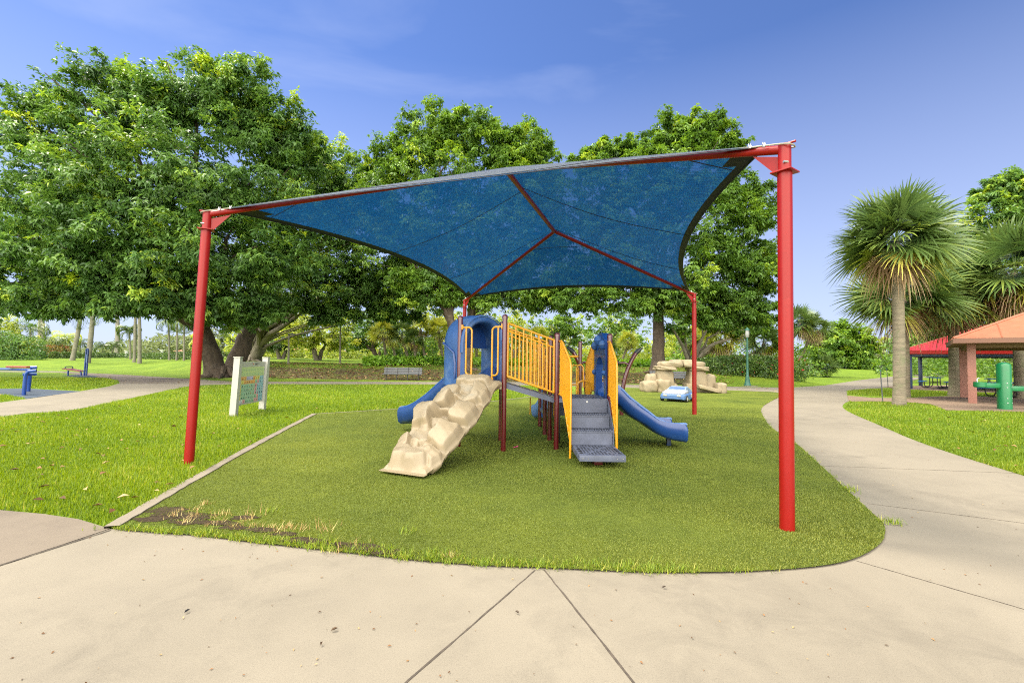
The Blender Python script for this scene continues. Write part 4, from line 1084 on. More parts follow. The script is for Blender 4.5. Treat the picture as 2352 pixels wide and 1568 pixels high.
# stair side panels of yellow tube
def stair_panel(p_top, p_bend, foot_z, zb_top, zb_bend, nn, z_low_far):
    mb = MB(); r = .019
    d = p_bend-p_top
    prof = [(0, 1.90), (.18, 1.90), (.30, 1.86), (.93, 1.56), (.985, 1.49), (1.0, 1.40)]
    tp_ = [p_top+d*t+V3(0, 0, z) for t, z in prof]
    mb.tube([p_top+d*.0+V3(0, 0, 1.90)]+tp_[1:]+[p_top+d+V3(0, 0, foot_z)], r, 10)
    low0, low1 = z_low_far, .30
    mb.tube([p_top+V3(0, 0, low0)+d*.02, p_top+d*.35+V3(0, 0, low0-.02), p_top+d+V3(0, 0, low1)], r, 10)
    for k in range(1, nn):
        t = k/nn
        zt = np.interp(t, [q[0] for q in prof], [q[1] for q in prof]); zl = np.interp(t, [0, .35, 1], [low0, low0-.02, low1])
        mb.tube([p_top+d*t+V3(0, 0, zl), p_top+d*t+V3(0, 0, zt)], r*.8, 7)
    return mb.build('stair_panel', 'yellow_paint', ps)
stair_panel(D+V3(.04, -.05, 0), V3(.945, 7.33, 0), -.03, 1.9, 1.48, 9, .98)
stair_panel(Gp+V3(-.035, -.05, 0), V3(1.70, 7.42, 0), .12, 1.9, 1.48, 9, .98)
stair_panel(Hp+V3(-.03, .05, 0), V3(1.62, 9.98, 0), .45, 1.9, 1.48, 9, .98)
# rails and small grips at the back bay
mb = MB(); mb.tube([J+V3(.05, 0, 1.67), I+V3(-.05, 0, 1.67)], .028, 10); mb.tube([J+V3(.05, 0, 1.0), I+V3(-.05, 0, 1.0)], .02, 10); mb.build_each('cross_rail', 'yellow_paint', ps)
for p, sx in ((V3(1.5, 10.6, 0), 1), (V3(1.45, 9.98, 0), -1), (V3(.86, 9.2, 0), 1)):
    mb = MB(); mb.tube([p+V3(0, 0, .46), p+V3(0, 0, 1.38), p+V3(.03*sx, 0, 1.46), p+V3(.1*sx, 0, 1.48), p+V3(.15*sx, 0, 1.42), p+V3(.16*sx, 0, .95)], .019, 8); mb.build('grab_bar', 'yellow_paint', ps)
mb = MB(); a0 = Hp+V3(-.1, .05, 0); mb.tube([a0+V3(-.28, 0, .95)]+[a0+V3(-.28+.14*(1-cos(t)), 0, 1.05+.12*sin(t)) for t in np.linspace(.3, pi-.3, 8)]+[a0+V3(0, 0, .95)], .018, 8); mb.build('hoop', 'yellow_paint', ps)
# blue ribbed panel and dangling strap under the ramp side
mb = MB()
for k in range(4): mb.box((.70+.012*k, 10.55-.07*k, .75), (.02, .06, .95), .1, .008)
mb.build('ribbed_panel', 'exercise_blue', ps)
mb = MB(); q = AT(1218, 912, 8.9); mb.tube([q, q+V3(0, 0, -.28), q+V3(-.005, 0, -.33)], .012, 6); mb.build('pull_bar', 'yellow_paint', ps)
mb = MB(); mb.box((.86, 8.5, .48), (.02, .7, .72), 0, .01); mb.build('under_panel', 'black_metal', ps)
# back slide (pale blue) leaving the back deck
bm_ = (J+I)/2
SB = [(a*.9, b*1.1) for a, b in SEC]
pb = [bm_+V3(-.15*x, x, z) for x, z in spline([(0, .52), (.3, .50), (.7, .36), (1.1, .2), (1.4, .14), (1.55, .12)], 4)]
bs_ = slide('slide', pb, V3(1, .1, 0).normalized(), SB, 'pale_blue', None, ps)
# rock climber
P0 = V3(-1.43, 6.055, 0); P1 = V3(-.56, 7.99, 0); dd_ = (P1-P0); hl = dd_.length; dh = dd_.normalized(); rh = V3(dh.y, -dh.x, 0)
nu, nv = 84, 210
uu = np.linspace(-1, 1, nu); vv = np.linspace(0, 1, nv); UU, VV = np.meshgrid(uu, vv)
#         u    v    ru   rv   height tilt_u tilt_v sharp
ROCKS = [(-.05, .105, .70, .062, .23, 0, -.10, 5), (.68, .155, .32, .055, .17, -.3, -.1, 4), (-.72, .215, .26, .06, .20, .3, .1, 4), (.60, .325, .42, .095, .23, -.30, .1, 4),
         (-.30, .235, .20, .045, .12, 0, .2, 3), (.14, .375, .20, .045, .18, .1, -.1, 3), (-.24, .335, .42, .075, .11, 0, -.2, 4), (-.68, .49, .42, .088, .26, .28, .1, 5), (.02, .455, .34, .03, .13, 0, .3, 4),
         (.64, .535, .36, .082, .25, -.30, 0, 4), (-.02, .565, .40, .026, .17, 0, -.2, 6), (-.54, .665, .32, .055, .24, .25, .15, 4), (.52, .69, .26, .04, .20, .1, .1, 4), (.70, .765, .30, .070, .22, -.3, .1, 4),
         (-.1, .735, .34, .026, .14, 0, -.2, 6), (-.64, .765, .30, .065, .18, -.1, .1, 4), (-.05, .835, .46, .045, .11, 0, .2, 4), (-.05, .93, .74, .06, .19, 0, -.1, 5), (-.45, .42, .2, .04, .15, 0, .1, 3), (.34, .245, .26, .035, .12, 0, .2, 4)]
hs = np.full(UU.shape, .05)
KS = 55.0
acc = np.exp(hs*KS)
warp_u = UU+.05*np.sin(VV*31+UU*2); warp_v = VV+.010*np.sin(UU*7+VV*9)
for (cu, cv, ru, rv, hh, tu, tv, p) in ROCKS:
    x = (warp_u-cu)/ru; y = (warp_v-cv)/rv
    rad = (np.abs(x)**p+np.abs(y)**p)**(1/p)
    top = hh*(1+tu*x+tv*y)*(1-.10*np.clip(rad, 0, 1.3)**2)
    h_ = np.minimum(top, hh*3.6*np.maximum(0, 1.20-rad))
    acc += np.exp(h_*KS)-1
hs = np.log(acc)/KS
for (cu, cv, r0_, dp) in ((.06, .695, .17, .10), (.05, .51, .22, .06), (-.25, .60, .14, .05), (-.1, .185, .12, .05)):
    q = ((UU-cu)/r0_)**2+((VV-cv)/(r0_*.28))**2; hs -= dp*np.exp(-q)
hs = hs+.003*np.sin(UU*9+VV*23+1.3*np.sin(VV*37))*np.sin(VV*61+UU*5)+.001*np.sin(UU*21-VV*45)*np.sin(VV*90+UU*13)
hs = np.maximum(hs, -.03)
hs[:, 1:-1] = (hs[:, :-2]+2*hs[:, 1:-1]+hs[:, 2:])/4; hs[1:-1] = (hs[:-2]+2*hs[1:-1]+hs[2:])/4
edge = np.clip((1-np.abs(UU))/.10, 0, 1); hs = hs*(.12+.88*edge**.6)
lip = np.clip((VV-.0)/.035, 0, 1); hs = hs*np.clip((VV-.035)/.012, 0, 1)+.014
wid = np.interp(VV[:, 0], [0, .03, .05, .10, .155, .21, .26, .33, .43, .46, .54, .64, .68, .76, .85, .89, .94, 1.0], [.325, .325, .31, .33, .38, .36, .38, .42, .40, .42, .46, .43, .41, .44, .39, .38, .39, .40])
wid = wid*1.08
widL = wid*np.interp(VV[:, 0], [0, .17, .22, .3, .42, .5, .6, .66, .72, .8, 1], [1, 1, 1.08, .96, 1.05, 1.2, 1.05, 1, .9, .86, .78])
bz = np.interp(VV[:, 0], [0, .035, .12, .95, 1.0], [.055, .06, .12, 1.14, 1.16])
sl_a = atan2(1.15, hl*1.0); nrm = V3(-dh.x*sin(sl_a), -dh.y*sin(sl_a), cos(sl_a))
mb = MB(); rows = []
for i in range(nv):
    v = VV[i, 0]; row = []; c = P0+dh*(hl*v); fl = float(smooth(.09, .32, v))
    nn_ = V3(0, 0, 1).lerp(nrm, fl).normalized()
    for j in range(nu):
        w = UU[i, j]*(wid[i] if UU[i, j] > 0 else widL[i])
        row.append(c+rh*w+V3(0, 0, bz[i])+nn_*hs[i, j])
    skirt = .10*min(1, max(0, (v-.04)/.08))+.012
    # shell flange: slight lip then under side
    L0 = row[0]; R0 = row[-1]
    row = [L0+V3(0, 0, -skirt)+rh*.05, L0+V3(0, 0, -skirt*.55)+rh*.0, L0-rh*.012+V3(0, 0, -.008)]+row+[R0+rh*.012+V3(0, 0, -.008), R0+V3(0, 0, -skirt*.55), R0+V3(0, 0, -skirt)-rh*.05]
    rows.append(row)
mb.grid(rows)
# closing ends
for r_ in (rows[0], rows[-1]):
    base = [p for p in r_]; lowr = [V3(p.x, p.y, min(r_[0].z, r_[-1].z)) for p in r_]
    mb.grid([base, lowr])
cl = mb.build('rock_climber', 'tan_plastic', ps, smooth=70, fix=False)
mb = MB(); mb.tube([P1+rh*.40+dh*-.05+V3(0, 0, 1.13), P1+rh*.40+dh*.02+V3(0, 0, 1.13)], .02, 8); mb.build('bolt', 'yellow_paint', cl)

# two curved climbing arms behind (another piece of equipment)
arms = thing('arm_climber', AT(1388, 912, 13.4), 'pair of curved maroon arms with black tips and a yellow bar behind the blue slide', 'climber')
arms.location.z = 0; arms['_off'] = [arms.location.x, arms.location.y, 0]
ac = arms.location
for s in (-1, 1):
    P = [V3(ac.x+s*x, 13.4, z) for x, z in ((.50, -.05), (.50, .3), (.52, .65), (.58, 1.0), (.67, 1.32), (.80, 1.62), (.92, 1.83))]
    pts = [Vector(p) for p in spline([tuple(p) for p in P], 4)]
    mb = MB(); mb.tube(pts, .062, 12); ar = mb.build('arm', 'maroon_paint', arms)
    mb = MB(); mb.tube([pts[-1]-(pts[-1]-pts[-2])*.3, pts[-1]+V3(s*.06, 0, .06), pts[-1]+V3(s*.19, 0, .15)], [.07, .07, .015], 12); mb.build('tip', 'black_metal', ar)
    mb = MB(); mb.tube([V3(ac.x+s*.42, 13.4, 1.53), V3(ac.x+s*.6, 13.4, 1.53), V3(ac.x+s*.72, 13.4, 1.47)], .035, 10); mb.build('elbow', 'maroon_paint', ar)
    mb = MB(); mb.tube([V3(ac.x+s*.34, 13.4, 1.53), V3(ac.x+s*.42, 13.4, 1.53)], .07, 12); mb.build('collar', 'black_metal', ar)
mb = MB(); mb.tube([V3(ac.x-.36, 13.4, 1.53), V3(ac.x+.36, 13.4, 1.53)], .05, 12); mb.build('bar', 'yellow_paint', arms)
# ================================================================== OTHER EQUIPMENT AND FURNITURE
# --- rock arch playhouse
AO = G(1573, 902); AO = V3(AO.x, AO.y+.4, 0)
arch_t = thing('rock_arch', AO, 'tan moulded rock arch playhouse with crawl gap at the back edge of the turf', 'playhouse')
def rock(mb, c, size, seed, rot=0, taper=0.0, shear=0.0, amp=.05):
    bm = bmesh.new(); bmesh.ops.create_cube(bm, size=1)
    bmesh.ops.subdivide_edges(bm, edges=bm.edges[:], cuts=7, use_grid_fill=True)
    r = random.Random(seed); ph = [r.uniform(0, 6.3) for _ in range(6)]
    for v in bm.verts:
        p = v.co*2; q = (abs(p.x)**6+abs(p.y)**6+abs(p.z)**6)**(1/6); p = p/max(q, .001)*min(1, q) if q > 1 else p
        w = amp*(sin(p.x*3+ph[0]+p.z*2)+.7*sin(p.y*4+ph[1]-p.z*3)+.5*sin(p.z*6+ph[2]+p.x*5))
        p = p*(1+w)
        t = 1-taper*(p.z+1)/2
        v.co = Vector((p.x*size[0]/2*t+shear*p.z*size[2]/2, p.y*size[1]/2*t, p.z*size[2]/2))
    R = Matrix.Rotation(rot, 3, 'Y')
    bm.verts.index_update()
    mb.add([R @ v.co+Vector(c) for v in bm.verts], [[v.index for v in f.verts] for f in bm.faces]); bm.free()
def rk(name, u0, u1, z0, z1, y0, y1, seed, **kw):
    mb = MB(); rock(mb, AO+V3((u0+u1)/2, (y0+y1)/2, (z0+z1)/2), (u1-u0, y1-y0, z1-z0), seed, **kw)
    return mb.build(name, 'sandstone', arch_t, smooth=50)
rk('pillar', -1.36, -.42, -.03, 1.20, -.3, .7, 1, taper=.12)
rk('pillar', .30, 1.32, -.03, 1.20, -.3, .7, 2, taper=.14)
for s, sd in ((-1, 3), (1, 4)):
    rk('capstone', *sorted((s*1.37, s*.35)), 1.15, 1.38, -.42, .85, sd)
    rk('capstone_top', *sorted((s*1.14, s*.01)), 1.30, 1.64, -.34, .75, sd+20, amp=.035)
    rk('bridge_stone', *sorted((s*.55, s*.008)), 1.30, 1.73, -.32, .7, sd+30, taper=.1, amp=.03)
rk('step_rock', -1.86, -1.28, .0, .95, -.1, .7, 5, taper=.15)
rk('step_rock', -2.14, -1.40, -.03, .60, -.5, .5, 6)
rk('step_rock', -1.44, -.78, -.03, .68, -.65, .2, 7)
rk('footing', -.86, -.24, -.03, .50, -.35, .5, 8, taper=.2)
rk('footing', .10, .62, -.03, .50, -.35, .5, 9, taper=.2)
rk('step_rock', 1.02, 1.82, -.03, .96, -.2, .7, 10, taper=.15)
rk('step_rock', 1.62, 2.16, -.05, .54, -.6, .4, 11)
rk('slab', .62, 1.80, .12, .34, -.75, -.3, 12, rot=radians(13), amp=.03)
# --- spring car
CO = G(1560, 923)
car = thing('spring_car', CO, 'small pale blue toy race car rider with faded white bonnet by the rear red post', 'spring rider')
ca = radians(38); fx = V3(-sin(ca), -cos(ca), 0); sxv = V3(cos(ca), -sin(ca), 0)
def cp(f, s, z): return CO+V3(.05, .35, 0)+fx*f*.97+sxv*s*.97+V3(0, 0, z*.88)
def car_loft(sections, mat, name, parent):
    mb = MB(); rows = []
    for f, hw_, z0, z1, rd in sections:
        o = [(-hw_, z0+rd), (-hw_+rd*.5, z0), (hw_-rd*.5, z0), (hw_, z0+rd), (hw_, z1-rd), (hw_-rd, z1), (-hw_+rd, z1), (-hw_, z1-rd)]
        rows.append([cp(f, a, z) for a, z in o])
    mb.grid(rows, closed=True)
    mb.add(rows[0], [tuple(range(8))]); mb.add(rows[-1], [tuple(range(8))])
    return mb.build(name, mat, parent, smooth=30)
hull = car_loft([(.66, .38, .16, .30, .05), (.62, .48, .13, .36, .05), (.45, .52, .12, .38, .04), (-.55, .52, .12, .40, .04), (-.66, .44, .16, .38, .05)], 'pale_blue', 'hull', car)
bon = car_loft([(.60, .38, .35, .40, .02), (.50, .46, .35, .45, .03), (.1, .46, .36, .52, .03), (-.05, .44, .37, .53, .03)], 'car_white', 'bonnet', car)
cab = car_loft([(.14, .42, .40, .53, .02), (-.05, .36, .40, .66, .04), (-.30, .36, .40, .68, .04), (-.58, .42, .38, .52, .03)], 'chalk_blue', 'cab', car)
mb = MB(); mb.add([cp(.115, -.34, .545), cp(.115, .34, .545), cp(-.02, .30, .662), cp(-.02, -.30, .662)], [(0, 1, 2, 3)]); mb.build('windscreen', 'faded_blue', cab)
for s in (-1, 1):
    mb = MB(); mb.box(cp(.655, s*.28, .30), (.16, .04, .07), ca*-1, .012); mb.build('headlight', 'white_vinyl', car)
    for f in (.38, -.36):
        mb = MB(); mb.tube([cp(f, s*.45, .16), cp(f, s*.535, .16)], .13, 18); w_ = mb.build('wheel', 'black_metal', car)
        mb = MB(); mb.tube([cp(f, s*.53, .16), cp(f, s*.542, .16)], .075, 14); mb.build('hub', 'white_vinyl', w_)
mb = MB(); mb.tube([cp(-.2, .525, .28), cp(-.2, .535, .28)], .08, 14); mb.build('badge', 'white_vinyl', car)
mb = MB()
mb.tube([cp(.1*cos(t), .1*sin(t), -.02+.16*t/(6*pi)) for t in np.linspace(0, 6*pi, 60)], .014, 6); mb.build('spring', 'black_metal', car)
# --- benches
def bench(base, rot, W_, label):
    t = bpy.data.objects.new('park_bench', None); COL.objects.link(t); t.location = base; t.rotation_euler = (0, 0, rot)
    tag(t, label, 'bench', 'grey slatted benches along the back path')
    mb = MB()
    for k in range(4): mb.box((0, .22+.035*k, .52+.118*k), (W_, .03, .10), Matrix.Rotation(radians(-14), 3, 'X'), .006)
    mb.build('backrest', 'bench_grey', t)
    mb = MB()
    for k in range(3): mb.box((0, -.2+.13*k, .45), (W_, .115, .035), None, .006)
    mb.build('seat', 'bench_grey', t)
    for k in range(4):
        x = -W_*.42+W_*.84*k/3; mb = MB(); mb.box((x, .05, .2), (.05, .06, .44)); mb.box((x, .0, .42), (.05, .46, .04)); mb.tube([(x, .18, .42), (x, .33, .92)], .022, 6); mb.build('leg', 'black_metal', t)
    return t
b1 = G(921, 874.5); bench((b1.x, b1.y+.3, float(terr(b1.x, b1.y))), 0, 2.75, 'grey slatted park bench left of the playground, in front of the dirt bank')
b2 = G(1541, 884); bench((b2.x, b2.y+.3, float(terr(b2.x, b2.y))+.02), radians(-4), 2.6, 'grey slatted park bench half hidden behind the tan rock arch')
# --- lamp post
lp = G(1717, 886.5); lz = float(terr(lp.x, lp.y))
lamp = thing('street_lamp', (lp.x, lp.y, lz), 'green park lamp post beside the flowering hedge', 'lamp post')
b = V3(lp.x, lp.y, lz); mb = MB()
mb.lathe(b, [(.24, -.05), (.24, .08), (.2, .12), (.16, .35), (.12, .62), (.12, .7), (.085, .75), (.075, 1.2), (.055, 3.4)], 14); mb.build('pole', 'lamp_green', lamp)
mb = MB(); mb.lathe(b, [(.08, 3.4), (.12, 3.45), (.14, 3.7), (.12, 3.9)], 12); mb.build('lantern', 'lamp_glass', lamp)
mb = MB(); mb.lathe(b, [(.17, 3.9), (.14, 3.97), (.04, 4.1)], 12); mb.build('lamp_cap', 'lamp_green', lamp)
mb = MB(); mb.box(b+V3(.1, -.1, .01), (.8, .8, .05)); mb.build('base_plate', 'concrete', lamp)
# --- communication board
pl, pr = G(536, 957), G(602, 941)
tl_, tr_ = AT(551, 820, pl.y+.02), AT(607, 821, pr.y+.02)
brd = thing('picture_board', (pl+pr)/2, 'white framed picture communication board with coloured symbol cards standing on the lawn', 'sign board')
bd = (pr-pl).normalized(); bn = V3(bd.y, -bd.x, 0)
if bn.x < 0: bn = -bn
lean = (tl_-pl); lean = V3(lean.x, 0, 0)*.75
for p, t_ in ((pl, tl_), (pr, tr_)):
    mb = MB(); o = [p+bd*(x*.075)+bn*(y*.075) for x, y in ((-1, -1), (1, -1), (1, 1), (-1, 1))]
    mb.prism(o, lean+V3(0, 0, 1.53)); po = mb.build('post', 'white_vinyl', brd, flat=True)
    c = p+lean+V3(0, 0, 1.53); mb = MB(); mb.prism([c+bd*(x*.088)+bn*(y*.088) for x, y in ((-1, -1), (1, -1), (1, 1), (-1, 1))], V3(0, 0, .022)); mb.build('cap', 'white_vinyl', po, flat=True)
bw = (pr-pl).length-.15
def bp(s, z, o=0.0):  # s 0..1 along, z height, o proud
    return pl+bd*(.075+bw*s)+V3(0, 0, z)+lean*(z/1.53)+bn*o
mb = MB(); mb.prism([bp(0, .27, -.015), bp(1, .27, -.015), bp(1, 1.42, -.015), bp(0, 1.42, -.015)], bn*.03); face = mb.build('panel', 'white_vinyl', brd, flat=True)
cards = ['card_green', 'card_lime', 'card_yellow', 'card_orange', 'card_blue', 'card_lilac', 'card_pink', 'card_white']
mbs = MB(); 
def cell(s0, s1, z0, z1, c, o=.0165): mbs.add([bp(s0, z0, o), bp(s1, z0, o), bp(s1, z1, o), bp(s0, z1, o)], [(0, 1, 2, 3)], c)
cell(.03, .97, 1.03, 1.28, 1)
LAY = ['ooollloyybb', 'yyooooogpbb', 'yggggggpbbb', 'yggggggpbbb', 'yggggggpbbb', 'ygggggggpbb', 'wwrggggppbb']
mp_ = {'o': 3, 'l': 5, 'y': 2, 'b': 4, 'g': 0, 'p': 6, 'w': 7, 'r': 6}
nr_ = 7; ink = MB(); rnd = random.Random(9)
for r_i, row in enumerate(LAY):
    for c_i, ch in enumerate(row):
        s0 = .03+.94*c_i/11; s1 = .03+.94*(c_i+1)/11-.008; z1 = 1.02-.72*r_i/7; z0 = 1.02-.72*(r_i+1)/7+.008
        cell(s0, s1, z0, z1, mp_[ch])
        sm = (s0+s1)/2+rnd.uniform(-.008, .008); zm = (z0+z1)/2; w = rnd.uniform(.010, .02); h = rnd.uniform(.015, .032)
        o = .0185; pts = [bp(sm-w, zm, o), bp(sm+rnd.uniform(-.5, .5)*w, zm-h, o), bp(sm+w, zm+rnd.uniform(-.3, .3)*h, o), bp(sm+rnd.uniform(-.5, .5)*w, zm+h, o)]
        ink.add(pts, [(0, 1, 2, 3)], 1 if rnd.random() < .3 else 0)
        ink.add([bp(sm-.022, z0+.012, o), bp(sm+.022, z0+.012, o), bp(sm+.022, z0+.018, o), bp(sm-.022, z0+.018, o)], [(0, 1, 2, 3)], 0)
for i in range(15):
    for j in range(2):
        s = .07+.06*i; z = 1.085+.115*j
        for k in range(2):
            d = .012 if k else -.012; ink.add([bp(s-.012+k*.012, z-d*2.2, .0185), bp(s-.006+k*.012, z-d*2.2, .0185), bp(s+.006+k*.012, z+d*2.2, .0185), bp(s+k*.012, z+d*2.2, .0185)], [(0, 1, 2, 3)], 2)
for s, w, z in ((.50, .022, 1.36), (.60, .03, 1.368), (.665, .02, 1.368), (.72, .02, 1.368), (.62, .04, 1.342)):
    ink.add([bp(s-w, z-.009, .0185), bp(s+w, z-.009, .0185), bp(s+w, z+.009, .0185), bp(s-w, z+.009, .0185)], [(0, 1, 2, 3)], 0 if s > .55 else 1)
mbs.build('symbol_cards', cards, face, flat=True, fix=False)
ink.build('symbols', ['ink', 'card_red', 'card_green'], face, flat=True, fix=False)
# --- outdoor gym bench in front, at the left edge
e0 = G(54.5, 907.5); e1 = G(65, 899)
gym = thing('exercise_bench', e0, 'blue tube back extension machine with red pad on the blue rubber mat', 'exercise machine')
mb = MB(); td = (e1-e0)
lt = e0+V3(.02, .02, 0)
mb.tube([e0-V3(0, 0, .05), e0+V3(.02, 0, .62), e0+V3(.05, 0, .80), e0+V3(.14, 0, .90), e0+V3(.32, .1, .92)], .062, 12); mb.build('leg', 'exercise_blue', gym); mb = MB()
mb.tube([e1-V3(0, 0, .05), e1+V3(.03, 0, .62), e1+V3(.02, -.1, .86)], .062, 12); mb.build('leg', 'exercise_blue', gym)
mb = MB(); mb.tube([AT(-70, 846.5, e0.y+.7), AT(20, 847.5, e0.y+.6), AT(72, 849, e0.y+.3)], .045, 12); mb.build('beam', 'exercise_blue', gym)
mb = MB(); mb.tube([AT(52, 859.5, e0.y+.0), AT(84, 859, e0.y+.3)], .05, 12); mb.build('foot_roller', 'exercise_blue', gym)
mb = MB(); mb.tube([AT(70, 844, e0.y+.5), AT(85, 843.5, e0.y+.6)], .06, 12); mb.build('grip_roller', 'exercise_blue', gym)
c0 = AT(24, 842, e0.y+.6); c1 = AT(72, 843, e0.y+.5); mb = MB(); mb.box((c0+c1)/2, ((c1-c0).length, .34, .07), atan2((c1-c0).y, (c1-c0).x), .03); mb.build('pad', 'exercise_red', gym)
mb = MB(); q = AT(-66, 905, e0.y+.8); mb.tube([V3(q.x, q.y, -.05), V3(q.x, q.y, .85)], .06, 10); mb.build('frame', 'exercise_blue', gym)
# --- sit-up bench further back
s0 = GT(168, 862.5)
sit = thing('sit_up_bench', s0, 'low red board sit-up bench with two tall blue uprights by the far left path', 'exercise machine')
Y = s0.y
mb = MB()
for a, bx in ((156, 157), (186, 184)):
    q = AT(a, 863, Y); tp_ = AT(bx, 850.5, Y); mb = MB(); mb.tube([V3(q.x, Y, q.z-.1), V3(q.x, Y, q.z+.2), tp_], .05, 8); mb.build('leg', 'exercise_blue', sit)
c0 = AT(151, 847.3, Y); c1 = AT(189, 853.3, Y); mb = MB(); d = (c1-c0).normalized(); n_ = V3(0, 1, 0); up = d.cross(n_); up = -up if up.z < 0 else up
mb.prism([c0-n_*.3, c1-n_*.2, c1+n_*.3, c0+n_*.5], up*.05); mb.build('board', 'exercise_red', sit)
mb = MB(); mb.tube([AT(151, 846.5, Y), AT(149, 843.5, Y), AT(152, 841.5, Y), AT(165, 841.5, Y+.3), AT(168, 843.5, Y+.3), AT(166, 846, Y+.3)], .032, 8); mb.build('foot_bar', 'dark_blue_post', sit)
mb = MB()
for dx in (-2.6, 2.6):
    q = AT(195.5+dx, 865.5, Y); tq = AT(200.5+dx*.8, 805, Y); mb.tube([V3(q.x, Y, q.z-.1), tq], .055, 10)
q0 = AT(198.4, 805, Y); q1 = AT(202.6, 805, Y); mb.tube([q0]+[q0.lerp(q1, .5-.5*cos(t))+V3(0, 0, .14*sin(t)) for t in np.linspace(0, pi, 8)]+[q1], .055, 8)
mb.build('upright', 'exercise_blue', sit)
mb = MB(); q = AT(199.3, 823, Y-.08); mb.box(q, (.09, .02, .62)); mb.build('notice', 'pale_blue', sit)

# --- shelters
def ext(a, b, L): return a+(b-a).normalized()*L
def shelter(name, label, corner, da, db, La, Lb_, ze, rise, inset, posts, mats, ps_, seams, fascia, hipends=True):
    """hip roof on posts; corner is a roof corner, da/db horizontal unit directions"""
    t = thing(name, corner, label, 'picnic shelter', None)
    c = [corner, corner+da*La, corner+da*La+db*Lb_, corner+db*Lb_]
    c = [V3(p.x, p.y, ze) for p in c]
    short = min(La, Lb_)
    if abs(La-Lb_) < .2: r0 = r1 = (c[0]+c[2])/2+V3(0, 0, rise)
    elif La > Lb_: r0 = c[0]+db*Lb_/2+da*short/2+V3(0, 0, rise); r1 = c[1]+db*Lb_/2-da*short/2+V3(0, 0, rise)
    else: r0 = c[0]+da*La/2+db*short/2+V3(0, 0, rise); r1 = c[3]+da*La/2-db*short/2+V3(0, 0, rise)
    mb = MB()
    if La >= Lb_: faces = [(c[0], c[1], r1, r0), (c[1], c[2], r1, r1), (c[2], c[3], r0, r1), (c[3], c[0], r0, r0)]
    else: faces = [(c[0], c[1], r0, r0), (c[1], c[2], r1, r0), (c[2], c[3], r1, r1), (c[3], c[0], r0, r1)]
    sm = MB()
    for f in faces:
        pts = [f[0], f[1], f[2]]+([f[3]] if (f[3]-f[2]).length > .01 else [])
        mb.add(pts, [tuple(range(len(pts)))])
        L = (f[1]-f[0]).length; m_ = int(L/seams); up = ((f[2]+f[3])/2-(f[0]+f[1])/2); e_ = (f[1]-f[0]).normalized(); up = up-e_*up.dot(e_); H_ = up.length
        for k in range(1, m_):
            x = L*k/m_; p = f[0].lerp(f[1], k/m_)
            # clip at hips
            xl = (f[3]-f[0]).dot(e_); xr = L-(f[2]-f[0]).dot(e_)
            fr = min(1, x/xl if xl > .01 else 1, (L-x)/xr if xr > .01 else 1)
            sm.tube([p+V3(0, 0, .012), p+up*fr+V3(0, 0, .012)], .022, 4)
        sm.tube([f[0]+V3(0, 0, .012), f[3]+V3(0, 0, .012)], .05, 6)
    if (r1-r0).length > .01: sm.tube([r0, r1], .06, 6)
    ro = mb.build('roof', mats[0], t, flat=True); sm.build('roof_seam', mats[0], ro)
    mb = MB()
    for i in range(4):
        a, b_ = c[i], c[(i+1) % 4]; mb.add([a, b_, b_-V3(0, 0, fascia), a-V3(0, 0, fascia)], [(0, 1, 2, 3)])
    mb.build('fascia', mats[1], t, flat=True, fix=False)
    mb = MB(); i_ = .02; mb.add([p-V3(0, 0, fascia) for p in c], [(0, 1, 2, 3)]); mb.build('soffit', mats[2], t, flat=True, fix=False)
    for p in posts:
        mb = MB(); mb.box(V3(p.x, p.y, (ze-fascia)/2), (ps_, ps_, ze-fascia), atan2(da.y, da.x), .012); mb.build('post', mats[3], t)
    mb = MB()
    bz_ = ze-fascia-.09
    q = [V3(p.x, p.y, bz_) for p in posts]
    for i in range(len(q)):
        a, b_ = q[i], q[(i+1) % len(q)]; d = (b_-a).normalized(); s = V3(-d.y, d.x, 0)*.06
        mb.prism([a+d*.1-s-V3(0, 0, .08), b_-d*.1-s-V3(0, 0, .08), b_-d*.1+s-V3(0, 0, .08), a+d*.1+s-V3(0, 0, .08)], V3(0, 0, .165))
    mb.build_each('beam', mats[2], t, flat=True)
    return t
p1 = G(2234, 926); p2 = G(2214, 912.6)
da = (p2-p1).normalized(); db = V3(da.y, -da.x, 0)
cn = G(2192, 776, 2.72); cn = V3(cn.x, cn.y, 0)
cn = G(2189, 777, 2.74); cn = V3(cn.x, cn.y, 0)
Lp_ = (p2-p1).length
shelter('picnic_shelter', 'orange metal roofed picnic shelter on pink square posts at the right edge', cn, da, db, Lp_+1.5, Lp_+2.2, 2.74, 1.55, 1,
        [p1, p2, p2+db*(Lp_+.1), p1+db*(Lp_+.1)], ('copper_roof', 'copper_fascia', 'soffit', 'pink_post'), .27, 1.25, .20)
q1 = G(2090.8, 893); q2 = G(2116, 886.3)
da2 = V3(.72, .695, 0).normalized(); db2 = V3(da2.y, -da2.x, 0); L2 = (q2-q1).length
cn2 = q1-da2*.35-db2*.35
shelter('picnic_shelter', 'long red ribbed roof picnic shelter on dark blue posts behind the palms', cn2, da2, db2, L2+.7, 13, 2.62, 1.75, 1,
        [q1, q1+da2*L2, q1+da2*L2+db2*12.3, q1+db2*12.3], ('red_roof', 'red_paint', 'dark_blue_post', 'dark_blue_post'), .24, .45, .24)
